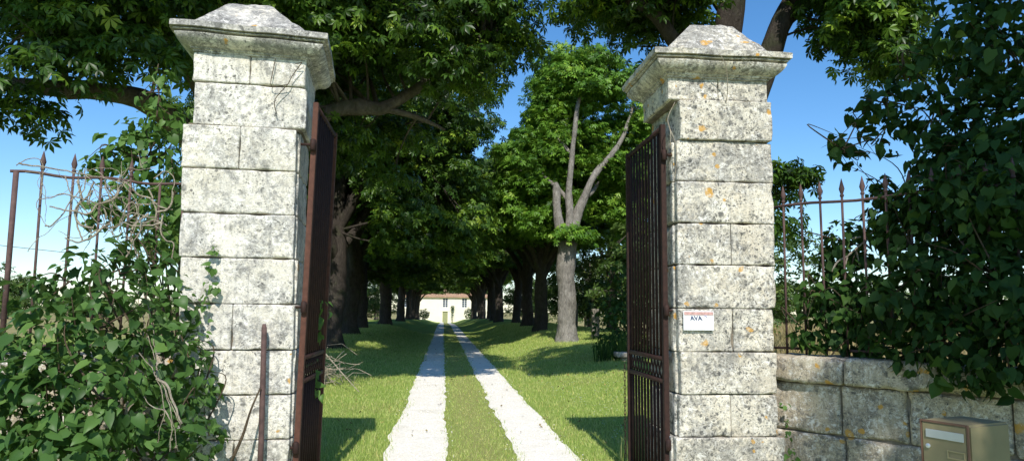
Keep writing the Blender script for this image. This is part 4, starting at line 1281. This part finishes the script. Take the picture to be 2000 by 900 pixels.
M['leaf_hedge'] = leaf_mat('hedge leaves', (0.030, 0.062, 0.014), (0.060, 0.110, 0.022), (0.105, 0.165, 0.035), (0.22, 0.34, 0.05), 0.26)
for i, (x, y, w, h, lab) in enumerate([
    (57, 118, 9, 7.5, 'dark field tree touching the edge of the speckled pillar'), (66, 118, 11, 7.8, 'round field tree seen between the speckled pillar and the ivy'), (76, 122, 14, 8.2, 'broad field tree half hidden behind the ivy'), (92, 128, 16, 9, 'field tree hidden deeper behind the ivy and lilac'), (110, 130, 16, 9, 'outermost field tree behind the lilac'),
    (-66, 118, 11, 9.0, 'round field tree at the left edge behind the railing post'), (-68, 150, 16, 5.5, 'low field tree between the railing post and the dead vines'), (-58, 170, 18, 6.0, 'low wide field tree furthest off behind the dead vines'),
]):
    far_tree('field_tree', x, y, w, h, lab, M['leaf_hedge'], 24, .42, 'field trees on the horizon')
for i, (x, y, w, h, lab) in enumerate([
    (-11.5, 62, 7, 4.6, 'bright bushy tree seen between the left hand trunks and the gate'), (-14, 76, 8, 5.5, 'bushy tree behind the gap between left hand trunks'), (-9.5, 88, 7, 5, 'bushy tree furthest back behind the left row'),
    (10.5, 36, 6, 6.5, 'bushy tree behind the pale lopped chestnut'), (9.5, 47, 5.5, 5.2, 'bushy tree between two right hand trunks'), (11.5, 58, 7, 6.5, 'bushy tree behind the third right hand trunk'), (9.5, 74, 6, 5, 'bushy tree far along behind the right row'), (10.5, 95, 8, 6, 'bushy tree at the far end behind the right row'),
    (7.6, 26.5, 3.6, 5.2, 'small leafy tree behind the dark shrub and the stone post'),
    (12.5, 30, 6, 7.0, 'bushy tree beyond the bars of the chained gate leaf'), (-10, 112, 8, 6, 'bushy tree at the far end behind the left row'), (8.8, 38, 6.5, 11.5, 'tallest leafy tree behind the pale lopped chestnut'),
    (14.5, 40, 7, 8, 'tall bushy tree furthest right beyond the chained gate leaf'),
]):
    far_tree('hedgerow_tree', x, y, w, h, lab, M['leaf_hedge'], 22, .22, 'bushy trees behind the avenue rows')

# brush heap by the left gate leaf
b = MB()
for _ in range(120):
    p = V([-2.55, 15.6, .12]) + RNG.normal(0, 1, 3) * V([.34, .32, .10]) + V([0, 0, abs(RNG.normal(0, .26))])
    dvec = unit(RNG.normal(0, 1, 3) * V([1, .8, .55])) * RNG.uniform(.3, .75)
    mdl = p + RNG.normal(0, .05, 3)
    b.tube([p - dvec / 2, mdl, p + dvec / 2], [.008, .007, .003], 4)
b.tube(spline([(-2.75, 15.7, 1.05), (-2.3, 15.3, .65), (-1.9, 14.7, .34), (-1.55, 14.2, .08)], 5), [.018 - .0007 * i for i in range(16)], 5)
tag(b.build('brush_heap', M['deadvine']), 'heap of dry cut twigs with one long stick, on the lawn behind the gate leaf', 'brush heap')
# stone slab by the shaded shrub
b = MB(); block(b, (4.55, 19.0, .42), (5.2, 19.6, .56), .04, .02, .03, .1); block(b, (4.7, 19.1, 0.1), (5.0, 19.5, .425), .04, .02, .03, .1)
tag(b.build('stone_slab', M['stone_wall']), 'low pale stone slab on a block, beside the shaded shrub', 'stone slab')
# fence posts
M['post'] = plain_mat('weathered fence post', (0.20, 0.18, 0.15), .9, .1, 0, .2, 12, .4)
for x, y, h, lab in ((-9.0, 52, 1.5, 'pale fence post seen in the gap between left hand trunks'), (-11.3, 66, 1.5, 'thin pale fence post further back in the gap between left hand trunks'), (6.15, 29.5, 1.15, 'pale stone post in the grass right of the lopped chestnut'), (7.2, 40, 1.3, 'pale fence post behind the lopped chestnut')):
    b = MB(); w = .09 if h > 1.4 else .15
    block(b, (-w, -w, -.2), (w, w, h), .03, .012, .02, .12)
    o = b.build('fence_post', M['post']); o.location = (x, y, GZ_(x, y)); tag(o, lab, 'post', 'old fence posts behind the tree rows')

# overhead wire far off on the left
b = MB()
A, C_ = V([-60.0, 70, 9.4]), V([-8.0, 120, 7.2])
b.tube([A + (C_ - A) * t - V([0, 0, 4.0 * t * (1 - t)]) for t in np.linspace(0, 1, 16)], 0.035, 5)
M['wire'] = plain_mat('cable', (0.12, 0.13, 0.15), .6)
tag(b.build('overhead_wire', M['wire']), 'thin overhead wire crossing the sky behind the left railing', 'wire')


# ------------------------------------------------------------------ the house at the end of the drive
M['render_wall'] = plain_mat('cream lime render', (0.84, 0.77, 0.61), .9, .1, 0, .06, .8)
M['roof'] = plain_mat('clay roof tiles', (0.44, 0.29, 0.20), .9, .1, 0, .28, 3.5, .5)
M['glass'] = plain_mat('window glass', (0.06, 0.08, 0.11), .1, .6, 0, .1)
M['white_wood'] = plain_mat('white painted wood', (0.72, 0.72, 0.70), .6, .3, 0, .05)
M['green_wood'] = plain_mat('faded green door', (0.30, 0.31, 0.16), .7, .2, 0, .12, 3)
HY, HZ = 150.0, -0.72
hs_ = empty('house', (0.42, HY, HZ), 'cream walled house with a clay tiled roof closing the end of the drive', 'house')
W2, D2, EV = 9.0, 9.0, 5.15
wins = [(-0.05 + 3.88 * k) for k in (-2, 0, 1, 2)]
# front wall built around its openings
mb = MB()
cols = [-W2]
for wx in wins: cols += [wx - .52, wx + .52]
cols.append(W2)
z_rows = [0, 3.0, 4.9, EV]
for i in range(len(cols) - 1):
    iswin = i % 2 == 1
    k = (i - 1) // 2
    for j in range(3):
        z0, z1 = z_rows[j], z_rows[j + 1]
        if iswin and j == 1: continue
        if iswin and j == 0 and abs(wins[k]) < .5:
            mb.box((cols[i], 0, 2.15), (cols[i + 1], .4, z1)); continue
        mb.box((cols[i], 0, z0), (cols[i + 1], .4, z1))
mb.box((-W2, .4, 0), (-W2 + .4, D2, EV)); mb.box((W2 - .4, .4, 0), (W2, D2, EV)); mb.box((-W2 + .4, D2 - .4, 0), (W2 - .4, D2, EV))
mb.build('wall', M['render_wall'], hs_, False)
mb = MB()
o_ = .45
zr = EV + 3.6
mb.add([(-W2 - o_, -o_, EV), (W2 + o_, -o_, EV), (W2 + o_, D2 + o_, EV), (-W2 - o_, D2 + o_, EV), (-W2 + 5, D2 / 2, zr), (W2 - 5, D2 / 2, zr), (-W2 - o_, -o_, EV - .14), (W2 + o_, -o_, EV - .14), (W2 + o_, D2 + o_, EV - .14), (-W2 - o_, D2 + o_, EV - .14)],
       [(0, 1, 5, 4), (1, 2, 5), (2, 3, 4, 5), (3, 0, 4), (6, 7, 1, 0), (7, 8, 2, 1), (8, 9, 3, 2), (9, 6, 0, 3), (9, 8, 7, 6)])
roof = mb.build('roof', M['roof'], hs_, False)
tl = MB()
for k in range(64):        # rows of barrel tiles on the front slope
    x = -W2 - .3 + k * (2 * W2 + .6) / 63
    top = max(0.0, min(1.0, (W2 + .4 - abs(x)) / 5.4))
    y1, z1 = -o_ + (D2 / 2 + o_) * top, EV + 3.6 * top
    if top > .03:
        tl.tube([(x, -o_ - .03, EV + .03), (x, y1, z1 + .03)], .11, 6)
tl.build('tile_row', M['roof'], roof)
for k, wx in enumerate(wins):
    wf = MB()
    for lo, hi in (((wx - .52, .1, 3.0), (wx - .45, .17, 4.9)), ((wx + .45, .1, 3.0), (wx + .52, .17, 4.9)), ((wx - .45, .1, 4.82), (wx + .45, .17, 4.9)), ((wx - .45, .1, 3.0), (wx + .45, .17, 3.08)), ((wx - .06, .09, 3.08), (wx + .06, .165, 4.82))):
        wf.box(lo, hi)
    for z in (3.52, 3.96, 4.4):
        wf.box((wx - .45, .105, z - .025), (wx - .0605, .16, z + .025)); wf.box((wx + .0605, .105, z - .025), (wx + .45, .16, z + .025))
    w_ = wf.build('window', M['white_wood'], hs_, False)
    p_ = MB(); p_.box((wx - .449, .18, 3.0), (wx + .449, .2, 4.9)); p_.build('pane', M['glass'], w_, False)
dw = MB(); dw.box((-.57, .12, 0), (.47, .2, 2.15), .01)
dw.box((-.07, .10, 0.02), (-.03, .119, 2.1)); dw.build('door', M['green_wood'], hs_, False)
ds = MB()
ds.box((-.86, -.07, 0), (-.575, -.003, 2.2)); ds.box((.475, -.07, 0), (.76, -.003, 2.2)); ds.box((-1.0, -.10, 2.203), (.9, -.003, 2.55))
ds.build('door_surround', M['render_wall'], hs_, False)
bush('climbing_rose', [((1.95, HY - .5, HZ + 3.0), (.55, .3, .6)), ((1.9, HY - .5, HZ + 2.2), (.4, .3, .5)), ((1.75, HY - .5, HZ + 1.2), (.25, .25, .6))], .22, .4, M['leaf_far'], 'climbing rose trained on the house wall beside the door', 'rose', (1.8, HY - .5, HZ), tmpl=CLUMP)
for x, y, r, lab in ((5.0, 141, 1.15, 'round clipped dark bush in front of the house on the right'), (-3.6, 140, 1.1, 'round clipped dark bush in front of the house on the left')):
    bush('clipped_bush', [((x, y, GZ_(x, y) + r * .9), (r, r, r))], .2, .6, M['leaf_lilac'], lab, 'bush', (x, y, GZ_(x, y)), tmpl=CLUMP, group='clipped bushes before the house')
forecourt = pymesh('forecourt', [(-18, 147.5, -.69), (18, 147.5, -.69), (18, 150.4, -.69), (-18, 150.4, -.69)], [(0, 1, 2, 3)])

# ------------------------------------------------------------------ light, sky, camera
ELEV = math.radians(42)
SD = Vector((0.02, math.cos(ELEV), -math.sin(ELEV))).normalized()      # direction the light travels
w = bpy.data.worlds.new('World'); scn.world = w; w.use_nodes = True
nt = w.node_tree; nt.nodes.clear()
sky = nt.nodes.new('ShaderNodeTexSky'); sky.sky_type = 'NISHITA'; sky.sun_disc = False
sky.sun_elevation = ELEV; sky.sun_rotation = math.radians(181); sky.altitude = 50; sky.air_density = 1.0; sky.dust_density = 0.3; sky.ozone_density = 4.0
bg = nt.nodes.new('ShaderNodeBackground'); bg.inputs[1].default_value = 0.125
wo = nt.nodes.new('ShaderNodeOutputWorld')
hs2 = nt.nodes.new('ShaderNodeHueSaturation'); hs2.inputs['Saturation'].default_value = 1.22; hs2.inputs['Value'].default_value = 1.36
nt.links.new(sky.outputs[0], hs2.inputs['Color']); nt.links.new(hs2.outputs[0], bg.inputs[0]); nt.links.new(bg.outputs[0], wo.inputs[0])
sl = bpy.data.lights.new('sun', 'SUN'); sl.energy = 5.0; sl.angle = math.radians(0.53); sl.color = (1.0, 0.955, 0.88)
so = bpy.data.objects.new('sun', sl); COL.objects.link(so); so.rotation_euler = SD.to_track_quat('-Z', 'Y').to_euler(); so.location = (0, -10, 20)

cam = bpy.data.cameras.new('camera'); cam.sensor_width = 36; cam.lens = F / 2000 * 36; cam.clip_start = 0.05; cam.clip_end = 4000
co = bpy.data.objects.new('camera', cam); COL.objects.link(co)
mw = Matrix.Identity(4)
for i in range(3):
    mw[i][0], mw[i][1], mw[i][2], mw[i][3] = _R[i], _U[i], -_d[i], EYE[i]
co.matrix_world = mw
scn.camera = co
scn.view_settings.view_transform = 'Standard'; scn.view_settings.look = 'None'; scn.view_settings.exposure = 0
scn.render.engine = 'CYCLES'
scn.cycles.max_bounces = 6; scn.cycles.diffuse_bounces = 3; scn.cycles.transmission_bounces = 4; scn.cycles.glossy_bounces = 2; scn.cycles.transparent_max_bounces = 4
scn.cycles.use_denoising = True
scn.cycles.sample_clamp_indirect = 6
